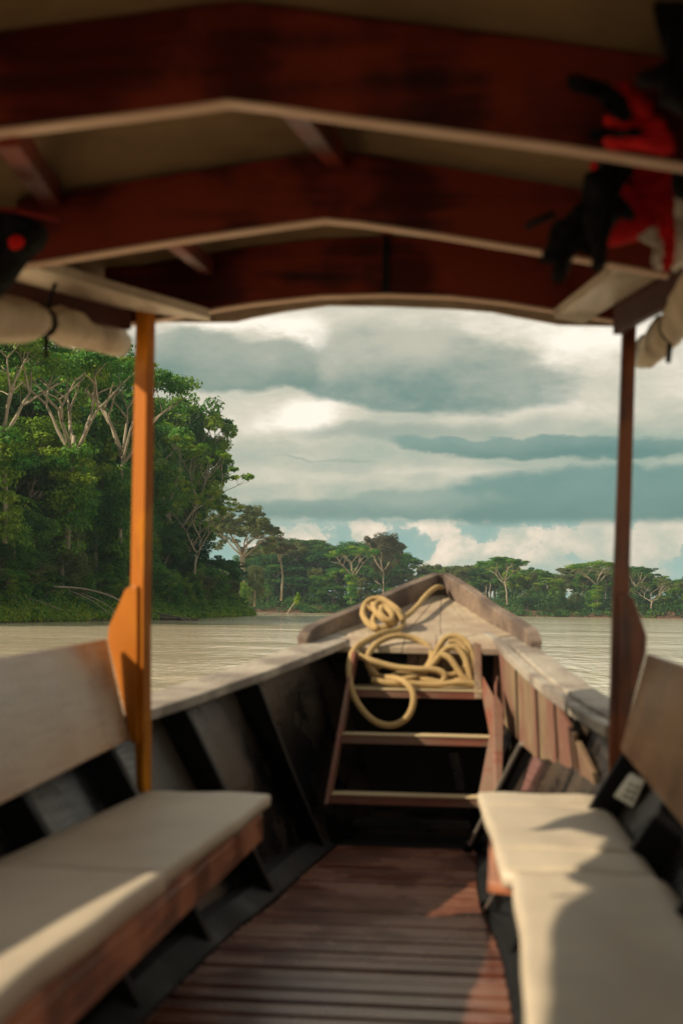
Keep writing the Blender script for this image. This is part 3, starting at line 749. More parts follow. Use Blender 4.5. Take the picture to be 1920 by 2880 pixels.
# ---- the rope on the bow
YM = lambda Y: Y - .29 if Y < 7.1 else 6.81 + (Y - 7.1) * .80
def S(pts, **k): return [at(x, y, Y=YM(Y)) for x, y, Y in pts]
rope_paths = [
    # from the stem down the deck to the knot
    [(1243, 1652, 9.02), (1226, 1652, 8.9), (1200, 1672, 8.6), (1172, 1706, 8.2), (1143, 1732, 7.9), (1118, 1738, 7.75), (1085, 1728, 7.7), (1050, 1716, 7.72), (1026, 1708, 7.74), (1020, 1730, 7.6), (1040, 1756, 7.5), (1075, 1768, 7.5), (1105, 1752, 7.6), (1108, 1728, 7.7), (1085, 1714, 7.75), (1060, 1724, 7.66), (1048, 1750, 7.52), (1060, 1772, 7.45)],
    [(1098, 1722, 7.62), (1096, 1700, 7.72), (1072, 1684, 7.8), (1042, 1686, 7.8), (1022, 1708, 7.74), (1026, 1742, 7.56), (1050, 1766, 7.48), (1082, 1766, 7.5), (1110, 1745, 7.6)],
    [(1046, 1700, 7.78), (1074, 1704, 7.70), (1100, 1716, 7.64), (1116, 1734, 7.58), (1108, 1752, 7.52), (1084, 1746, 7.5), (1062, 1728, 7.56), (1052, 1708, 7.64), (1066, 1692, 7.7), (1092, 1696, 7.68), (1118, 1716, 7.6), (1130, 1738, 7.55)],
    [(1070, 1708, 7.60), (1088, 1712, 7.55), (1102, 1728, 7.5), (1098, 1744, 7.48), (1080, 1738, 7.48), (1070, 1722, 7.52), (1080, 1706, 7.58), (1104, 1712, 7.55), (1120, 1728, 7.52), (1132, 1744, 7.5)],
    # knot to the big hanging loop and back into the pile
    [(1128, 1735, 7.72), (1134, 1752, 7.6), (1118, 1772, 7.42), (1080, 1786, 7.25), (1036, 1798, 7.12), (1000, 1822, 7.02), (984, 1856, 6.9), (982, 1900, 6.84), (992, 1950, 6.80), (1018, 1996, 6.77), (1056, 2030, 6.75), (1100, 2040, 6.75), (1140, 2022, 6.76), (1160, 1985, 6.78), (1160, 1948, 6.80), (1140, 1920, 6.84), (1112, 1908, 6.92), (1080, 1905, 6.98), (1050, 1900, 7.0), (1044, 1884, 7.02), (1070, 1872, 7.0)],
    # arcs of the pile
    [(1062, 1902, 6.96), (1036, 1872, 6.98), (1036, 1840, 7.0), (1062, 1808, 7.04), (1110, 1789, 7.08), (1160, 1794, 7.1), (1200, 1816, 7.08), (1214, 1846, 7.04), (1200, 1876, 6.98), (1176, 1900, 6.94), (1130, 1912, 6.92)],
    [(1008, 1844, 6.96), (1050, 1860, 6.94), (1110, 1876, 6.93), (1170, 1882, 6.92), (1224, 1884, 6.92), (1250, 1898, 6.92), (1240, 1918, 6.92), (1200, 1912, 6.93), (1160, 1900, 6.96), (1120, 1896, 6.98), (1090, 1908, 6.97)],
    [(1190, 1892, 6.95), (1214, 1860, 7.0), (1232, 1822, 7.04), (1254, 1794, 7.06), (1284, 1790, 7.06), (1312, 1808, 7.04), (1326, 1844, 7.0), (1324, 1884, 6.96), (1304, 1908, 6.94), (1270, 1918, 6.93), (1230, 1922, 6.93)],
    [(1180, 1904, 6.94), (1222, 1862, 6.96), (1250, 1828, 6.98), (1280, 1820, 6.98), (1304, 1846, 6.97), (1316, 1884, 6.95), (1324, 1916, 6.94)],
    [(1236, 1838, 6.97), (1262, 1850, 6.95), (1282, 1876, 6.94), (1300, 1902, 6.93), (1330, 1924, 6.93)],
    [(1046, 1912, 6.94), (1090, 1920, 6.92), (1150, 1922, 6.91), (1220, 1926, 6.91), (1290, 1920, 6.91), (1334, 1926, 6.92)],
    [(1260, 1806, 7.02), (1284, 1806, 7.02), (1310, 1832, 7.0), (1312, 1866, 6.98), (1290, 1890, 6.96), (1262, 1900, 6.95), (1232, 1892, 6.95)],
]
rope = None
rb_ = MB()
SHELF = (at(1100, 1938, Y=6.58)).z
def lift(pts):
    out = []
    for p in pts:
        if p.y > 6.84:
            p = Vector(p); p.z = max(p.z, z_(p.y) + .006 + .017)
        elif p.y > 6.58:
            p = Vector(p); p.z = max(p.z, SHELF + .017)
        out.append(p)
    return out
for k, pth in enumerate(rope_paths):
    line = smoothline(lift(S(pth)), 8)
    rb_.tube(line, .0148, 10)
rope = rb_.build('mooring_rope', M['rope'], None, smooth=True)
tag(rope, 'thick tan mooring rope coiled on the bow, one loop hanging over the top step', 'rope')
# uv for the rope lay
me = rope.data; uvl = me.uv_layers.new(name='UVMap')
co = np.array([v.co[:] for v in me.vertices])
seg = 10
vi = np.empty(len(me.loops), dtype=np.int32); me.loops.foreach_get('vertex_index', vi)
uv = np.stack([(vi // seg) * .07, (vi % seg) / seg * .6], 1).astype(np.float32)
uvl.data.foreach_set('uv', uv.ravel())

# ------------------------------------------------------------------ WATER, BANKS, FOREST
WZ = -0.10
def watermat():
    m, b, x = mat('silty_river_water', (.44, .36, .25), .07, .5)
    b.inputs['IOR'].default_value = 1.33
    tcn = x.nt.nodes.new('ShaderNodeTexCoord')
    def nz(sx, sy, sc, det, rot=0.0):  # ripples run long in the current's direction
        mp = x.nt.nodes.new('ShaderNodeMapping'); mp.inputs['Scale'].default_value = (sx, sy, 1); mp.inputs['Rotation'].default_value = (0, 0, rot)
        x.nt.links.new(tcn.outputs['Object'], mp.inputs[0]); return x.noise(mp.outputs[0], sc, det, .55, .3)
    big = nz(.8, .5, .5, 3, .3); mid = nz(1.2, .30, 1.6, 4, -.12); sm = nz(1.2, .26, 4.5, 4, .08)
    patch = x.smooth(nz(.3, 1.0, .05, 3, .2), .35, .65, .45, 1.0)
    h = x.mul(x.add(x.add(x.mul(big, 1.0), x.mul(mid, .62)), x.mul(sm, .26)), patch)
    bump(x, b, h, 1.0, .16)
    col = x.ramp(nz(.2, 1, .06, 4), [(.35, (.66, .56, .42, 1)), (.65, (.84, .73, .57, 1))])
    x.nt.links.new(col, b.inputs['Base Color'])
    return m
wm = MB(); R_ = 6000
wm.poly([(-R_, -R_, WZ), (R_, -R_, WZ), (R_, R_, WZ), (-R_, R_, WZ)])
tag(wm.build('water', watermat()), kind='structure')
# shoreline measured from the photograph
near_px = [(0, 1752), (200, 1748), (430, 1744), (560, 1739), (640, 1735), (712, 1732)]
near = [at(x, y, Z=WZ) for x, y in near_px]
far_px = [(560, 440), (700, 432), (850, 430), (1000, 426), (1200, 412), (1400, 398), (1600, 387), (1800, 378), (1920, 372)]
farp = [Vector((*at(x, 1712, R=k).to_2d(), WZ)) for x, k in far_px]
near = [Vector((-46, -120, WZ)), Vector((-40, -20, WZ)), Vector((-36, 35, WZ)), Vector((-34, 65, WZ))] + near
back = [near[-1] + Vector((-6, 22, 0)), near[-1] + Vector((-24, 70, 0))]
farp = farp + [Vector((120, 366, WZ)), Vector((160, 360, WZ)), Vector((230, 352, WZ)), Vector((330, 345, WZ)), Vector((450, 338, WZ)), Vector((600, 330, WZ))]
shore = near + back + farp
print('NEAR', [tuple(round(c, 1) for c in p) for p in near]); print('FAR', [tuple(round(c, 1) for c in p) for p in farp])
def ground():
    m, b, x = mat('bank_earth', (.1, .07, .04), .95, .1)
    n = x.noise(objvec(x, .4, .4, .8), 1, 6, .65)
    x.nt.links.new(x.ramp(n, [(.3, (.055, .032, .022, 1)), (.55, (.13, .075, .050, 1)), (.75, (.05, .06, .022, 1))]), b.inputs['Base Color'])
    bump(x, b, n, .8, .4); return m
M['earth'] = ground()
def normal2(poly, i):
    a = poly[max(i - 1, 0)]; b = poly[min(i + 1, len(poly) - 1)]; d = (b - a).to_2d().normalized()
    return Vector((-d.y, d.x, 0))            # to the left of the walking direction = inland
def terrain(name, line, profile):
    P = smoothline(line, 6); rnd = random.Random(5)
    secs = []
    for i, p in enumerate(P):
        n = normal2(P, i); sec = []
        for k, (d, z) in enumerate(profile):
            w = 1 + .25 * math.sin(i * .9 + k) + rnd.uniform(-.1, .1)
            sec.append(Vector((p.x, p.y, 0)) + n * d * (1 if d > 30 else w) + Vector((0, 0, WZ + z * (w if 0 < z else 1))))
        secs.append(sec)
    o = MB().loft(secs, closed=False, caps=False).build(name, M['earth'], None, smooth=True)
    return tag(o, kind='structure')
terrain('left_riverbank', near + back[:1], [(-2, -.6), (0, -.05), (1.2, .5), (5, 2.2), (12, 4.0), (30, 5.5), (90, 7), (700, 7)])
terrain('far_riverbank', farp, [(-6, -.8), (0, -.05), (3, 1.6), (8, 3.2), (20, 3.6), (60, 4), (2500, 5)])

# ---- foliage material: one leaf material per tone, varied by object and by clump
def leafmat(name, a, b_, c_col, trans=.38):
    m = D.materials.new(name); m.use_nodes = True; nt2 = m.node_tree; x = NX(nt2)
    b = nt2.nodes['Principled BSDF']; b.inputs['Roughness'].default_value = .55; b.inputs['Specular IOR Level'].default_value = .25
    at_ = nt2.nodes.new('ShaderNodeAttribute'); at_.attribute_name = 'tone'
    oi = nt2.nodes.new('ShaderNodeObjectInfo')
    v = x.add(x.mul(at_.outputs['Fac'], .75), x.mul(oi.outputs['Random'], .25))
    col = x.ramp(v, [(.05, c4(a)), (.5, c4(b_)), (.95, c4(c_col))])
    nt2.links.new(col, b.inputs['Base Color'])
    t = nt2.nodes.new('ShaderNodeBsdfTranslucent'); nt2.links.new(col, t.inputs[0])
    mx = nt2.nodes.new('ShaderNodeMixShader'); mx.inputs[0].default_value = trans
    nt2.links.new(b.outputs[0], mx.inputs[1]); nt2.links.new(t.outputs[0], mx.inputs[2])
    nt2.links.new(mx.outputs[0], nt2.nodes['Material Output'].inputs[0])
    return m
M['leaf'] = leafmat('rainforest_leaf', (.008, .075, .012), (.042, .17, .012), (.26, .36, .022))
M['leaf_y'] = leafmat('yellow_green_leaf', (.035, .12, .010), (.12, .24, .014), (.32, .38, .025))
M['leaf_g'] = leafmat('grey_green_leaf', (.04, .07, .022), (.09, .12, .034), (.19, .21, .06))
M['leaf_b'] = leafmat('brownish_leaf', (.045, .045, .025), (.085, .075, .040), (.14, .11, .06))
M['leaf_d'] = leafmat('dark_leaf', (.005, .055, .014), (.020, .105, .018), (.10, .19, .018))
M['bark'] = wood('pale_bark', (.16, .13, .09), (.36, .31, .23), .85, 0, (2, 2, .6), .6)
M['bark_d'] = wood('dark_bark', (.06, .045, .03), (.14, .11, .08), .85, 0, (2, 2, .6), .6)

rng = np.random.default_rng(11)
def leaf_arrays(cent, rad3, n, size, up=.5, tone=None, droop=0.0, aspect=.55, shell=.55):
    """cent (k,3) clump centres, rad3 (k,3) radii -> quads"""
    k = len(cent)
    idx = rng.integers(0, k, n) if np.isscalar(n) else n
    N = len(idx)
    d = rng.normal(size=(N, 3)); d /= np.linalg.norm(d, axis=1)[:, None]
    rr = shell + (1 - shell) * rng.random(N)
    rr = rr * np.where(rng.random(N) < .12, 1.18, 1.0)
    pos = cent[idx] + d * rad3[idx] * rr[:, None]
    nr = d * .8 + rng.normal(size=(N, 3)) * .55; nr[:, 2] += up
    nr /= np.linalg.norm(nr, axis=1)[:, None]
    t = rng.normal(size=(N, 3)); t[:, 2] -= droop
    t -= nr * (t * nr).sum(1)[:, None]; t /= np.linalg.norm(t, axis=1)[:, None]
    bt_ = np.cross(nr, t)
    s = size * (.55 + .9 * rng.random(N))[:, None]
    a = pos - t * s * .5; c = pos + t * s * .5 - np.array([0, 0, .12]) * s
    b = pos + bt_ * s * aspect * .5 + t * s * .05; e = pos - bt_ * s * aspect * .5 + t * s * .05
    V = np.stack([a, b, c, e], 1).reshape(-1, 3)
    kt = rng.random(k)
    T = (.10 + .70 * kt[idx] + .30 * (rng.random(N) - .3)) if tone is None else tone
    T = np.clip(T + .25 * d[:, 2] * 0, 0, 1)
    return V, np.repeat(T, 4)
def quad_mesh(name, V, T, m):
    n = len(V); nf = n // 4
    me = D.meshes.new(name); me.vertices.add(n); me.vertices.foreach_set('co', V.astype(np.float32).ravel())
    me.loops.add(n); me.loops.foreach_set('vertex_index', np.arange(n, dtype=np.int32))
    me.polygons.add(nf); me.polygons.foreach_set('loop_start', np.arange(0, n, 4, dtype=np.int32))
    try: me.polygons.foreach_set('loop_total', np.full(nf, 4, dtype=np.int32))
    except Exception: pass
    me.update(calc_edges=True)
    A = me.attributes.new('tone', 'FLOAT', 'POINT'); A.data.foreach_set('value', T.astype(np.float32))
    me.materials.append(m); return me
def grow(base, d, length, r, depth, rnd, tips, tubes, spread=.6, up=.25, kids=(2, 3), bend=.18, decay=.72):
    P = [Vector(base)]; n = 4; dd = Vector(d).normalized(); R = [r]
    for i in range(n):
        dd = (dd + Vector((rnd.uniform(-1, 1), rnd.uniform(-1, 1), rnd.uniform(-.5, .8))) * bend).normalized()
        P.append(P[-1] + dd * length / n); R.append(r * (1 - .45 * (i + 1) / n))
    tubes.append((P, R))
    if depth == 0: tips.append(P[-1]); return
    k = rnd.randint(*kids); a0 = rnd.uniform(0, 6.28)
    for j in range(k):
        a = a0 + j * 6.28 / k + rnd.uniform(-.5, .5)
        side = Vector((math.cos(a), math.sin(a), 0))
        nd = (dd * (1 - spread * .4) + side * spread * rnd.uniform(.8, 1.3) + Vector((0, 0, up))).normalized()
        st_ = P[-1] if j < 2 else P[-2]
        grow(st_, nd, length * decay * rnd.uniform(.8, 1.15), r * .55, depth - 1, rnd, tips, tubes, spread, up * .7, kids, bend, decay)
def tubes_mesh(name, tubes, m, seg=6):
    mb = MB()
    for P, R in tubes: mb.tube(P, R, seg)
    me = D.meshes.new(name); me.from_pydata(mb.v, [], mb.f); me.materials.append(m)
    for p in me.polygons: p.use_smooth = True
    return me
def tree_variant(kind, seed):
    """unit trees, height = 1.0 scaled to 20 m: returns trunk mesh, crown mesh, real height"""
    rnd = random.Random(seed); tubes = []; tips = []
    lm = M['leaf']; bm_ = M['bark']; H = 20.0
    if kind == 'umbrella':
        H = 20; base = Vector((0, 0, 0)); fork = Vector((rnd.uniform(-1, 1), rnd.uniform(-1, 1), 9.5))
        tubes.append(([base, base.lerp(fork, .5) + Vector((.3, 0, 0)), fork], [.34, .26, .22]))
        for j in range(5):
            a = j * 1.257 + rnd.uniform(-.3, .3); grow(fork - Vector((0, 0, rnd.uniform(0, 2))), (math.cos(a), math.sin(a), 1.05), 5.2, .24, 2, rnd, tips, tubes, .75, .10, (2, 3), .15, .68)
        T = np.array([t[:] for t in tips]); T[:, 2] = T[:, 2] * .55 + T[:, 2].max() * .42
        c = np.concatenate([T, T + rng.normal(size=T.shape) * (1.1, 1.1, .3)])
        if seed < 150:
            zz = rng.random(26) * 9.5; c = np.concatenate([c, np.stack([rng.normal(size=26) * .7, rng.normal(size=26) * .7, zz], 1)])
        r = np.tile([1.7, 1.7, .55], (len(c), 1)) * (.7 + .6 * rng.random((len(c), 1)))
        V, t = leaf_arrays(c, r, 17000, .38, .9, droop=0)
    elif kind in ('round', 'dark'):
        H = 20; fork = Vector((rnd.uniform(-.6, .6), rnd.uniform(-.6, .6), 8))
        tubes.append(([Vector((0, 0, 0)), Vector((.2, .1, 4)), fork], [.34, .26, .22]))
        for j in range(5):
            a = j * 1.257 + rnd.uniform(-.4, .4); grow(fork, (math.cos(a) * .8, math.sin(a) * .8, 1), 4.6, .22, 2, rnd, tips, tubes, .6, .3, (2, 3), .2, .7)
        T = np.array([t[:] for t in tips])
        extra = rng.normal(size=(45, 3)); extra /= np.linalg.norm(extra, axis=1)[:, None]
        cz = 13.0; ext = extra * np.array([5.4, 5.4, 5.2]) * (.75 + .3 * rng.random((45, 1))) + np.array([0, 0, cz])
        c = np.concatenate([T, ext]); r = np.tile([1.35, 1.35, .95], (len(c), 1)) * (.6 + .8 * rng.random((len(c), 1)))
        V, t = leaf_arrays(c, r, 20000, .44, .7); lm = M['leaf'] if kind == 'round' else M['leaf_d']
    elif kind == 'emergent':
        H = 26; fork = Vector((.4, 0, 14)); bm_ = M['bark']
        tubes.append(([Vector((0, 0, 0)), Vector((.2, .1, 7)), fork], [.95, .75, .6]))
        for j in range(7):
            a = j * .9 + rnd.uniform(-.2, .2); grow(fork - Vector((0, 0, rnd.uniform(0, 3))), (math.cos(a), math.sin(a), .9), 5.6, .30, 2, rnd, tips, tubes, .7, .2, (2, 3), .16, .7)
        T = np.array([t[:] for t in tips])
        e = rng.normal(size=(120, 3)); e[:, 2] = np.where(rng.random(120) < .75, abs(e[:, 2]), e[:, 2]); e /= np.linalg.norm(e, axis=1)[:, None]
        ext = e * np.array([9.3, 9.3, 7.6]) * (.55 + .47 * rng.random((120, 1)) ** .6) + np.array([.4, 0, 17.3])
        c = np.concatenate([T, ext]); r = np.tile([1.3, 1.3, .7], (len(c), 1)) * (.6 + .7 * rng.random((len(c), 1)))
        V, t = leaf_arrays(c, r, 27000, .50, .8); lm = M['leaf_g']
    elif kind == 'sparse':
        H = 14; fork = Vector((.5, 0, 3.2))
        tubes.append(([Vector((0, 0, 0)), Vector((.1, .1, 1.5)), fork], [.26, .22, .18]))
        for j in range(4):
            a = j * 1.57 + rnd.uniform(-.4, .4); grow(fork - Vector((0, 0, rnd.uniform(0, 1.2))), (math.cos(a), math.sin(a), 1.0), 4.2, .15, 3, rnd, tips, tubes, .62, .22, (2, 3), .22, .72)
        c = np.array([t_[:] for t_ in tips]); c = c[rng.random(len(c)) < .85]
        r = np.tile([.62, .62, .28], (len(c), 1)) * (.6 + .7 * rng.random((len(c), 1)))
        V, t = leaf_arrays(c, r, 4600, .34, 1.0); lm = M['leaf_y']
    elif kind == 'slender':
        H = 20; top = Vector((rnd.uniform(-1.2, 1.2), rnd.uniform(-1, 1), 14.5))
        tubes.append(([Vector((0, 0, 0)), Vector((.3, .1, 7)), top], [.30, .22, .16]))
        for j in range(6):
            a = j * 1.05 + rnd.uniform(-.4, .4); grow(top - Vector((0, 0, rnd.uniform(0, 3.5))), (math.cos(a), math.sin(a), .9), 3.0, .10, 1, rnd, tips, tubes, .8, .1, (2, 3), .2, .7)
        c = np.array([t_[:] for t_ in tips]); r = np.tile([1.15, 1.15, .42], (len(c), 1)) * (.6 + .8 * rng.random((len(c), 1)))
        V, t = leaf_arrays(c, r, 5200, .40, .9)
    elif kind == 'column':                     # trunk smothered in climbers down to the ground
        H = 16
        tubes.append(([Vector((0, 0, 0)), Vector((.4, .1, 7)), Vector((.1, .2, 13))], [.35, .28, .12]))
        n = 75; z = rng.random(n) ** .9 * 14.5 + .4; w = 2.9 * (1 - .45 * (z / 15) ** 2) * (.6 + .5 * rng.random(n)); a = rng.random(n) * 6.283
        c = np.stack([w * np.cos(a), w * np.sin(a), z], 1); r = np.tile([1.0, 1.0, 1.35], (n, 1)) * (.6 + .7 * rng.random((n, 1)))
        V, t = leaf_arrays(c, r, 15000, .34, .35, droop=1.2, aspect=.42)
    elif kind == 'palm':
        H = 9; tubes.append(([Vector((0, 0, 0)), Vector((.2, 0, 3)), Vector((.5, .1, 6.2))], [.16, .12, .10]))
        Vs = []
        for j in range(17):
            a = j * 2.399; u0 = .25 + .75 * rnd.random(); L = rnd.uniform(2.2, 3.2); p = Vector((.5, .1, 6.2)); d = Vector((math.cos(a), math.sin(a), u0 * 1.3)).normalized()
            for q in range(14):
                p2 = p + d * L / 14; d = (d + Vector((0, 0, -.13))).normalized()
                sd_ = d.cross(Vector((0, 0, 1))).normalized(); ll = .62 * math.sin(math.pi * (q + 1.5) / 16)
                for s_ in (-1, 1):
                    tip = p + sd_ * s_ * ll + d * .25 + Vector((0, 0, -.28 * ll))
                    Vs += [p[:], p2[:], (tip + d * .05)[:], tip[:]]
                p = p2
        V = np.array(Vs); t = np.repeat(rng.random(len(V) // 4), 4); lm = M['leaf_y']
    return tubes_mesh(kind + '_trunk', tubes, bm_), quad_mesh(kind + '_crown', V, t, lm), float(np.percentile(V[:, 2], 99.5))
KIND = {'umbrella': 5, 'round': 3, 'dark': 2, 'emergent': 1, 'sparse': 3, 'slender': 3, 'column': 3, 'palm': 2}
VAR = {k: [tree_variant(k, 100 + 17 * i + len(k)) for i in range(n)] for k, n in KIND.items()}
NAMES = {'umbrella': 'umbrella_tree', 'round': 'broadleaf_tree', 'dark': 'broadleaf_tree', 'emergent': 'emergent_tree', 'sparse': 'bare_branched_tree',
         'slender': 'slender_tree', 'column': 'vine_covered_tree', 'palm': 'palm_tree'}
def tree(kind, x, y, z, h, label, group=None, var=None, widen=1.0, leaf=None, rot=None, lean=0.0):
    tm, cm, H = VAR[kind][(var if var is not None else random.randrange(99)) % len(VAR[kind])]
    s = h / H
    r = empty(NAMES[kind], (x, y, z)); r.scale = (s * widen, s * widen, s); r.rotation_euler = (lean, 0, rot if rot is not None else random.uniform(0, 6.28))
    a = D.objects.new('trunk', tm); COL.objects.link(a); a.parent = r
    b = D.objects.new('crown', cm); COL.objects.link(b); b.parent = r
    if leaf:
        b.material_slots[0].link = 'OBJECT'; b.material_slots[0].material = M[leaf]
    tag(r, label, 'tree', group); return r

random.seed(21)
# height of the forest's skyline in the photo, by px
SKY = [(-600, 900), (-200, 940), (0, 965), (200, 990), (370, 1075), (430, 1120), (520, 1150), (600, 1240), (625, 1330), (600, 1400), (640, 1520),
       (780, 1520), (850, 1525), (960, 1545), (1010, 1520), (1090, 1535), (1130, 1570), (1250, 1590), (1400, 1580), (1500, 1600), (1600, 1600), (1740, 1590), (1800, 1612), (1920, 1625), (2600, 1640)]
def px_of(p):
    d = Vector(p) - CAM; k = d.dot(fwd); return 960 + F * d.dot(RT) / k, 1440 - F * d.dot(UP) / k, k
def top_h(x, y, frac=1.0, z0=0.0):
    px, _, k = px_of((x, y, 1)); ty = interp(SKY, px)
    v = at(px, ty, R=k) ; return max(2.0, (v.z - z0) * frac)
LBL = {
 'left': {'round': 'leafy broadleaf tree in the thick forest wall on the near left bank', 'dark': 'dark leafy tree in the shade of the near left bank forest',
          'column': 'climber-smothered tree rising from the slope of the near left bank', 'umbrella': 'flat-crowned tree at the top of the near left bank forest',
          'slender': 'thin-stemmed tree with small tufts behind the near left bank', 'palm': 'small palm with feathery fronds in the undergrowth of the near left bank'},
 'far': {'round': 'rounded green tree in the distant forest across the river', 'dark': 'dark green tree in the distant forest across the river',
         'column': 'vine-draped low tree along the foot of the distant forest', 'umbrella': 'flat-topped tree on the skyline of the distant forest',
         'slender': 'slender pale-trunked tree in the distant forest across the river', 'palm': 'small distant palm at the edge of the far bank'}}
REC = []
def put(side, kind, x, y, z, h, **k):
    r = _put(side, kind, x, y, z, h, **k); REC.append((r, side, kind, k.get('leaf'))); return r
def _put(side, kind, x, y, z, h, **k):
    return tree(kind, x, y, z, h, LBL[side][kind], LBL[side][kind].replace(' tree', ' trees', 1).replace('small palm', 'small palms').replace('distant palm', 'distant palms'), **k)
nl = smoothline(near[3:] , 10); NL = len(nl)
def bank_z(d): return interp([(0, 0), (1.2, .5), (5, 2.2), (12, 4.0), (30, 5.5), (90, 7)], d) + WZ
occupied = []
def row(side, line, d0, d1, step, kinds, frac, jitter=.6, hmin=3, hmax=40, zfun=bank_z, widen=(.9, 1.25), ymin=-1e9):
    acc = 0
    for i in range(1, len(line)):
        acc += (line[i] - line[i - 1]).length
        while acc >= step:
            acc -= step
            n = normal2(line, i); d = random.uniform(d0, d1)

            p = line[i] + n * d + Vector((random.uniform(-1, 1), random.uniform(-1, 1), 0)) * step * jitter * .5
            if p.y < ymin: continue
            z = zfun(d); kind = random.choice(kinds)
            h = min(hmax, max(hmin, top_h(p.x, p.y, 1.0, z) * random.uniform(*frac)))
            if kind == 'palm': h = random.uniform(6, 10)
            if side == 'left':
                ppx, _, pk = px_of((p.x, p.y, 1)); rt = ppx + .36 * h * 1.1 / pk * F
                ty = px_of((p.x, p.y, z + h))[1]
                if rt > (640 if ty < 1380 else 612 if ty < 1560 else 740): continue
            leaf = None
            if kind in ('round', 'column', 'umbrella') and random.random() < (.35 if side == 'left' else .6): leaf = random.choice(['leaf_y', 'leaf_g', 'leaf_d'] if side == 'left' else ['leaf_g', 'leaf_d', 'leaf_d', 'leaf_d', 'leaf_g', 'leaf_y'])
            put(side, kind, p.x, p.y, z - .2, h, widen=random.uniform(*widen), leaf=leaf)['row_depth'] = d
row('left', nl, 2.5, 5, 4.4, ['column', 'column', 'round', 'dark'], (.28, .48), widen=(1.0, 1.5))
row('left', nl, 1.2, 3, 3.4, ['round', 'column', 'round'], (.12, .24), widen=(1.3, 1.9), hmin=2.2)
row('left', nl, 6, 10, 4.4, ['column', 'round', 'dark', 'column', 'palm'], (.50, .70), widen=(1.0, 1.3))
row('left', nl, 11, 16, 4.8, ['round', 'dark', 'column', 'round', 'round'], (.74, .92), widen=(.95, 1.2))
row('left', nl, 19, 27, 7.0, ['round', 'umbrella', 'dark', 'slender'], (.78, .95), widen=(.8, 1.0))
# the trees one can single out in the photograph
def spot(px, k): p = CAM + ray(px, 1712) * k; return p.x, p.y
def special(kind, px, k, ytop, zb, label, widen=1.0, leaf=None, var=0, rot=0.0, lean=0.0):
    x, y = spot(px, k); zt = at(px, ytop, R=k).z
    return tree(kind, x, y, zb, zt - zb, label, None, var=var, widen=widen, leaf=leaf, rot=rot, lean=lean)
special('umbrella', 10, 92, 930, 5.0, 'tall spreading tree at the far left edge, its limbs crossing up under the curtain', .8, None, 0, .6)
special('umbrella', 185, 104, 958, 5.2, 'flat-crowned tree with pale forking limbs and sky showing through, left of the orange post', .85, None, 1, 2.1)
special('umbrella', 335, 116, 1010, 5.5, 'airy flat-topped tree whose crown touches the left post', .62, None, 2, 4.0)
special('round', 90, 112, 1180, 5.0, 'dense green tree below the flat-crowned trees on the left', 1.2, 'leaf_y', 1, 1.0)
special('round', 470, 188, 1112, 5.5, 'large domed dark green tree just right of the orange post', .82, None, 0, .4)
special('round', 535, 190, 1205, 5.0, 'dense tree forming the right shoulder of the near bank skyline', .75, None, 2, 1.7)
special('sparse', 478, 150, 1225, 5.0, 'pale bare-limbed tree with yellow-green tufts right of the orange post', 1.0, None, 0, 1.2)
special('sparse', 545, 146, 1375, 4.5, 'smaller pale branching tree below the bare-limbed tree', .85, None, 1, .4)
special('emergent', 680, 335, 1424, 3.0, 'tall round-crowned grey-green tree with a thick white trunk above the far forest', 1.12, None, 0, 1.9)
special('round', 640, 318, 1585, 1.5, 'dark rounded tree at the foot of the round-crowned giant, left of its trunk', 1.2, 'leaf_d', 1, .4)
special('column', 715, 318, 1592, 1.5, 'green climber-hung tree at the foot of the round-crowned giant, right of its trunk', 1.3, 'leaf_g', 1, .9)
special('slender', 790, 345, 1508, 3.0, 'brownish tree with a pale double trunk right of the round-crowned giant', 1.1, 'leaf_b', 0, .3)
special('umbrella', 985, 395, 1535, 3.0, 'tree with two pale trunks left of the brown crown', .85, None, 1, .9)
special('round', 1078, 405, 1500, 3.0, 'brown-leaved dense tree standing above the skyline left of the bow tip', .78, 'leaf_b', 1, 2.0)
special('umbrella', 1425, 385, 1566, 3.0, 'broad flat-topped tree on a long bare trunk, the highest right of the bow', 1.05, None, 4, .2)
special('umbrella', 1680, 385, 1578, 3.0, 'wide flat crown just left of the right post', 1.15, None, 2, 1.2)
special('umbrella', 1790, 378, 1592, 3.0, 'dark flat crown just right of the right post', .95, 'leaf_d', 1, 2.6)
special('sparse', 1640 + 190, 372, 1625, 2.5, 'pale spreading tree beyond the right post bracket', 1.2, 'leaf_g', 1, .8)

fl_ = smoothline(farp[:-3], 10)
fz = lambda d: interp([(0, 0), (3, 1.6), (8, 3.2), (20, 3.6), (60, 4)], d) + WZ
def in_view(line, lo=560, hi=2100):
    return [p for p in line if lo < px_of((p.x, p.y, 1))[0] < hi and px_of((p.x, p.y, 1))[2] > 0]
fv = in_view(fl_)
row('far', fv, 3, 8, 6.0, ['column', 'column', 'round', 'dark', 'column'], (.32, .52), zfun=fz, widen=(1.6, 2.2), hmin=3)
row('far', fv, 8, 16, 6.0, ['column', 'round', 'dark', 'slender', 'column'], (.55, .78), zfun=fz, widen=(1.3, 1.8))
row('far', fv, 16, 26, 6.5, ['round', 'column', 'dark', 'round', 'slender'], (.84, .98), zfun=fz, widen=(1.1, 1.5))
row('far', fv, 26, 45, 8.0, ['umbrella', 'slender', 'dark', 'round', 'round'], (.92, 1.07), zfun=fz, widen=(1.1, 1.4))
row('far', fv, 52, 80, 7.0, ['round', 'dark', 'round', 'dark'], (.95, 1.02), zfun=fz, widen=(1.6, 2.1))
row('far', fv, 26, 40, 6.0, ['column', 'dark', 'column'], (.62, .82), zfun=fz, widen=(1.9, 2.4))
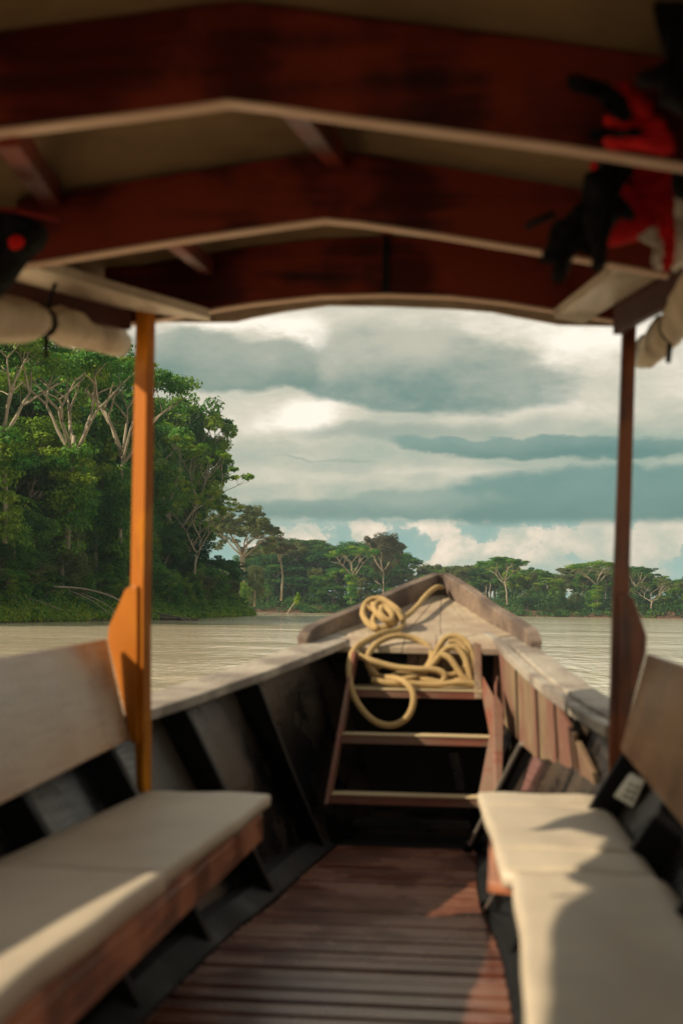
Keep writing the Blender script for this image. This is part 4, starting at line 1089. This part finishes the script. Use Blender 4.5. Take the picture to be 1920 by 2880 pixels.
# where the near bank bends away behind its point
bl = [near[-1] + Vector((-8, 8, 0)), near[-1] + Vector((-10, 60, 0)), near[-1] + Vector((-10, 110, 0))]
row('left', smoothline(bl, 8), 0, 6, 6, ['round', 'column', 'dark'], (.30, .52), zfun=lambda d: 1.5, widen=(.8, 1.0))

# each tree's label: tone, build, height on the bank and what it stands beside
def which(v, tab):
    for lim, w in tab:
        if v < lim: return w
    return tab[-1][1]
KW = {'round': 'broadleaf tree', 'dark': 'broad dark tree', 'column': 'climber-covered tree', 'umbrella': 'flat-crowned tree', 'slender': 'thin tufted tree', 'palm': 'small palm'}
TW = {None: 'green', 'leaf_y': 'yellow-green', 'leaf_g': 'grey-green', 'leaf_d': 'deep green'}
WL = [(60, 'at the far left edge'), (140, 'below the curtain cord'), (230, 'under the left curtain'), (320, 'left of the orange post'), (372, 'just left of orange post'), (432, 'behind the orange post'), (480, 'just right of orange post'),
      (540, 'by the pale bare-limbed tree'), (600, 'on the bank\'s right shoulder'), (9999, 'at the near bank tip')]
WF = [(650, 'behind the near bank tip'), (730, 'under the round-crowned giant'), (800, 'right of the round-crowned giant'), (880, 'above the leaning river pole'), (980, 'above the rope knot'), (1060, 'left of the brown crown'), (1120, 'right of the brown crown'),
      (1200, 'left of the bow tip'), (1300, 'behind the bow tip'), (1400, 'right of the bow tip'), (1480, 'by the highest flat crown'), (1560, 'past the highest flat crown'), (1640, 'between bow and right post'), (1722, 'left of the right post'), (1775, 'behind the right post'), (1850, 'right of the right post'), (9999, 'at the far right edge')]
DL = [(3.2, 'at the waterline'), (5.5, 'low on the slope'), (10.5, 'on the lower slope'), (16.5, 'on the upper slope'), (99, 'on the crest')]
DF = [(8, 'at the far waterline'), (16, 'low in the forest'), (26, 'in mid forest'), (47, 'near the far skyline'), (99, 'at the forest\'s back')]
ORD = ['', 'second ', 'third ', 'fourth ', 'fifth ', 'sixth ', 'seventh ', 'eighth ', 'ninth ', 'tenth ']
bins = {}
for r, side, kind, lf in REC:
    px = px_of(r.location)[0]; dd = r.get('row_depth', 20.0)
    if 'row_depth' in r: del r['row_depth']
    key = (TW[lf] if kind != 'dark' else 'dense', KW[kind], which(dd, DL if side == 'left' else DF), which(px, WL if side == 'left' else WF))
    bins.setdefault(key, []).append((px, r))
for key, lst in bins.items():
    lst.sort(key=lambda q: q[0])
    for i, (px, r) in enumerate(lst):
        many = len(lst) > 1
        lab = ('' if not many else 'leftmost ' if i == 0 else ORD[min(i, 9)]) + f'{key[0]} {key[1]}' + (' from the left' if many and i else '') + f' {key[2]}, {key[3]}'
        if len(lab.replace('-', ' ').split()) > 16: lab = lab.replace(' from the left', '', 1)
        if len(lab.replace('-', ' ').split()) > 16: lab = lab.replace('climber-covered tree', 'vine-clad tree').replace('the round-crowned giant', 'the domed giant').replace('yellow-green', 'light green').replace('grey-green', 'greyish')
        r['label'] = lab

# undergrowth nobody could count
def undergrowth(name, line, dmax, per_m, size, zf, mats, hgt, xlo=None):
    P = [p for p in line]
    C = []; Rr = []
    for i in range(1, len(P)):
        L = (P[i] - P[i - 1]).length; k = max(1, int(L * per_m))
        n = normal2(P, i)
        for j in range(k):
            t = rng.random(); q = P[i - 1].lerp(P[i], float(t)); d = float(rng.random()) * dmax
            z = zf(d); hh = hgt(d) * (.5 + .9 * rng.random())
            p = q + n * d
            C.append((p.x, p.y, z + hh * .5)); Rr.append((1.1 * size / .36, 1.1 * size / .36, hh * .6))
    C = np.array(C); Rr = np.array(Rr)
    V, T = leaf_arrays(C, Rr, len(C) * 62, size, .35, droop=.7, aspect=.34)
    o = D.objects.new(name, quad_mesh(name, V, T, mats)); COL.objects.link(o)
    return o
nfull = [p for p in nl if p.y > 30]
tag(undergrowth('bank_undergrowth', nfull, 9, 11, .36, bank_z, M['leaf'], lambda d: 1.0 + d * .28), 'tangled shrubs and creepers covering the near left bank', 'undergrowth', kind='stuff')
tag(undergrowth('grassy_margin', nfull, 2.2, 7, .30, bank_z, M['leaf_y'], lambda d: .7), 'bright grass and low weeds along the near left waterline', 'grass', kind='stuff')
tag(undergrowth('far_undergrowth', fv, 11, 4.2, .75, fz, M['leaf_d'], lambda d: 1.0 + d * .30), 'low scrub along the foot of the far forest', 'undergrowth', kind='stuff')

# driftwood, snags
def log(name, pts, r, label, m='bark_d', parent=None, cat='driftwood', extra=()):
    mb = MB(); mb.tube(smoothline([at(x, y, R=k) for x, y, k in pts], 5), r, 7)
    for e in extra: mb.tube(smoothline([at(x, y, R=k) for x, y, k in e], 4), r * .5, 6)
    return tag(mb.build(name, M[m], None, smooth=True), label, cat)
log('driftwood_log', [(395, 1718, 125), (430, 1726, 124), (480, 1742, 123), (530, 1745, 122)], .28, 'dark fallen log sliding into the water right of the orange post', 'bark_d',
    extra=[[(410, 1735, 122), (470, 1738, 122), (560, 1745, 122)], [(440, 1728, 123), (500, 1738, 122), (520, 1746, 121)]])
log('driftwood_branch', [(150, 1650, 96), (230, 1655, 96), (300, 1672, 95), (340, 1690, 94)], .06, 'thin grey fallen branches tangled over the bank left of the orange post', 'bark',
    extra=[[(200, 1662, 96), (260, 1690, 95), (330, 1742, 94)], [(20, 1672, 95), (110, 1690, 94), (170, 1715, 93)], [(230, 1668, 95), (300, 1700, 94), (330, 1730, 93)]])
log('fallen_trunk', [(562, 1618, 175), (590, 1616, 176), (616, 1622, 177)], .13, 'pale horizontal dead trunk sticking out of the near bank point', 'bark', extra=[[(575, 1627, 175), (614, 1630, 177)], [(612, 1625, 177), (604, 1660, 177), (606, 1690, 177)]])
sn = log('leaning_snag', [(806, 1728, 262), (816, 1712, 262), (832, 1690, 262)], .10, 'leaning pole with a tuft of leaves standing in the river beyond the near point', 'bark', cat='snag')
v, t = leaf_arrays(np.array([at(834, 1688, R=262)[:], at(838, 1678, R=262)[:]]), np.tile([.5, .5, .8], (2, 1)), 260, .5, .3, droop=.8, aspect=.3)
o = D.objects.new('leaf_tuft', quad_mesh('leaf_tuft', v, t, M['leaf_y'])); COL.objects.link(o); o.parent = sn
for k, (pp, lab) in enumerate([([(668, 1738, 205), (676, 1733, 205), (690, 1736, 204)], 'low dark snag in the water right off the tip of the near bank'),
                               ([(742, 1729, 250), (760, 1724, 250), (762, 1730, 249)], 'small dark twig breaking the water left of the leaning pole'),
                               ([(788, 1733, 240), (800, 1728, 240), (806, 1735, 239)], 'crooked twig in the water just below the leaning pole'),
                               ([(822, 1735, 240), (832, 1726, 240), (836, 1732, 240)], 'forked twig in the water right below the leaning pole')]):
    log('water_snag', pp, .07, lab, 'bark_d', cat='snag')

# river haze: even air that lets the far forest fade a little
HAZE = True
if HAZE:
    m = D.materials.new('river_haze'); m.use_nodes = True; n = m.node_tree; n.nodes.clear()
    pv = n.nodes.new('ShaderNodeVolumePrincipled'); pv.inputs['Color'].default_value = (.62, .80, .85, 1)
    pv.inputs['Density'].default_value = .00024; pv.inputs['Anisotropy'].default_value = .2
    oo = n.nodes.new('ShaderNodeOutputMaterial'); n.links.new(pv.outputs[0], oo.inputs['Volume'])
    hz = MB(); hz.box((-500, -160, -2.2), (900, 700, 48)); h = hz.build('haze', m); tag(h, kind='stuff')
print('objects', len(D.objects))
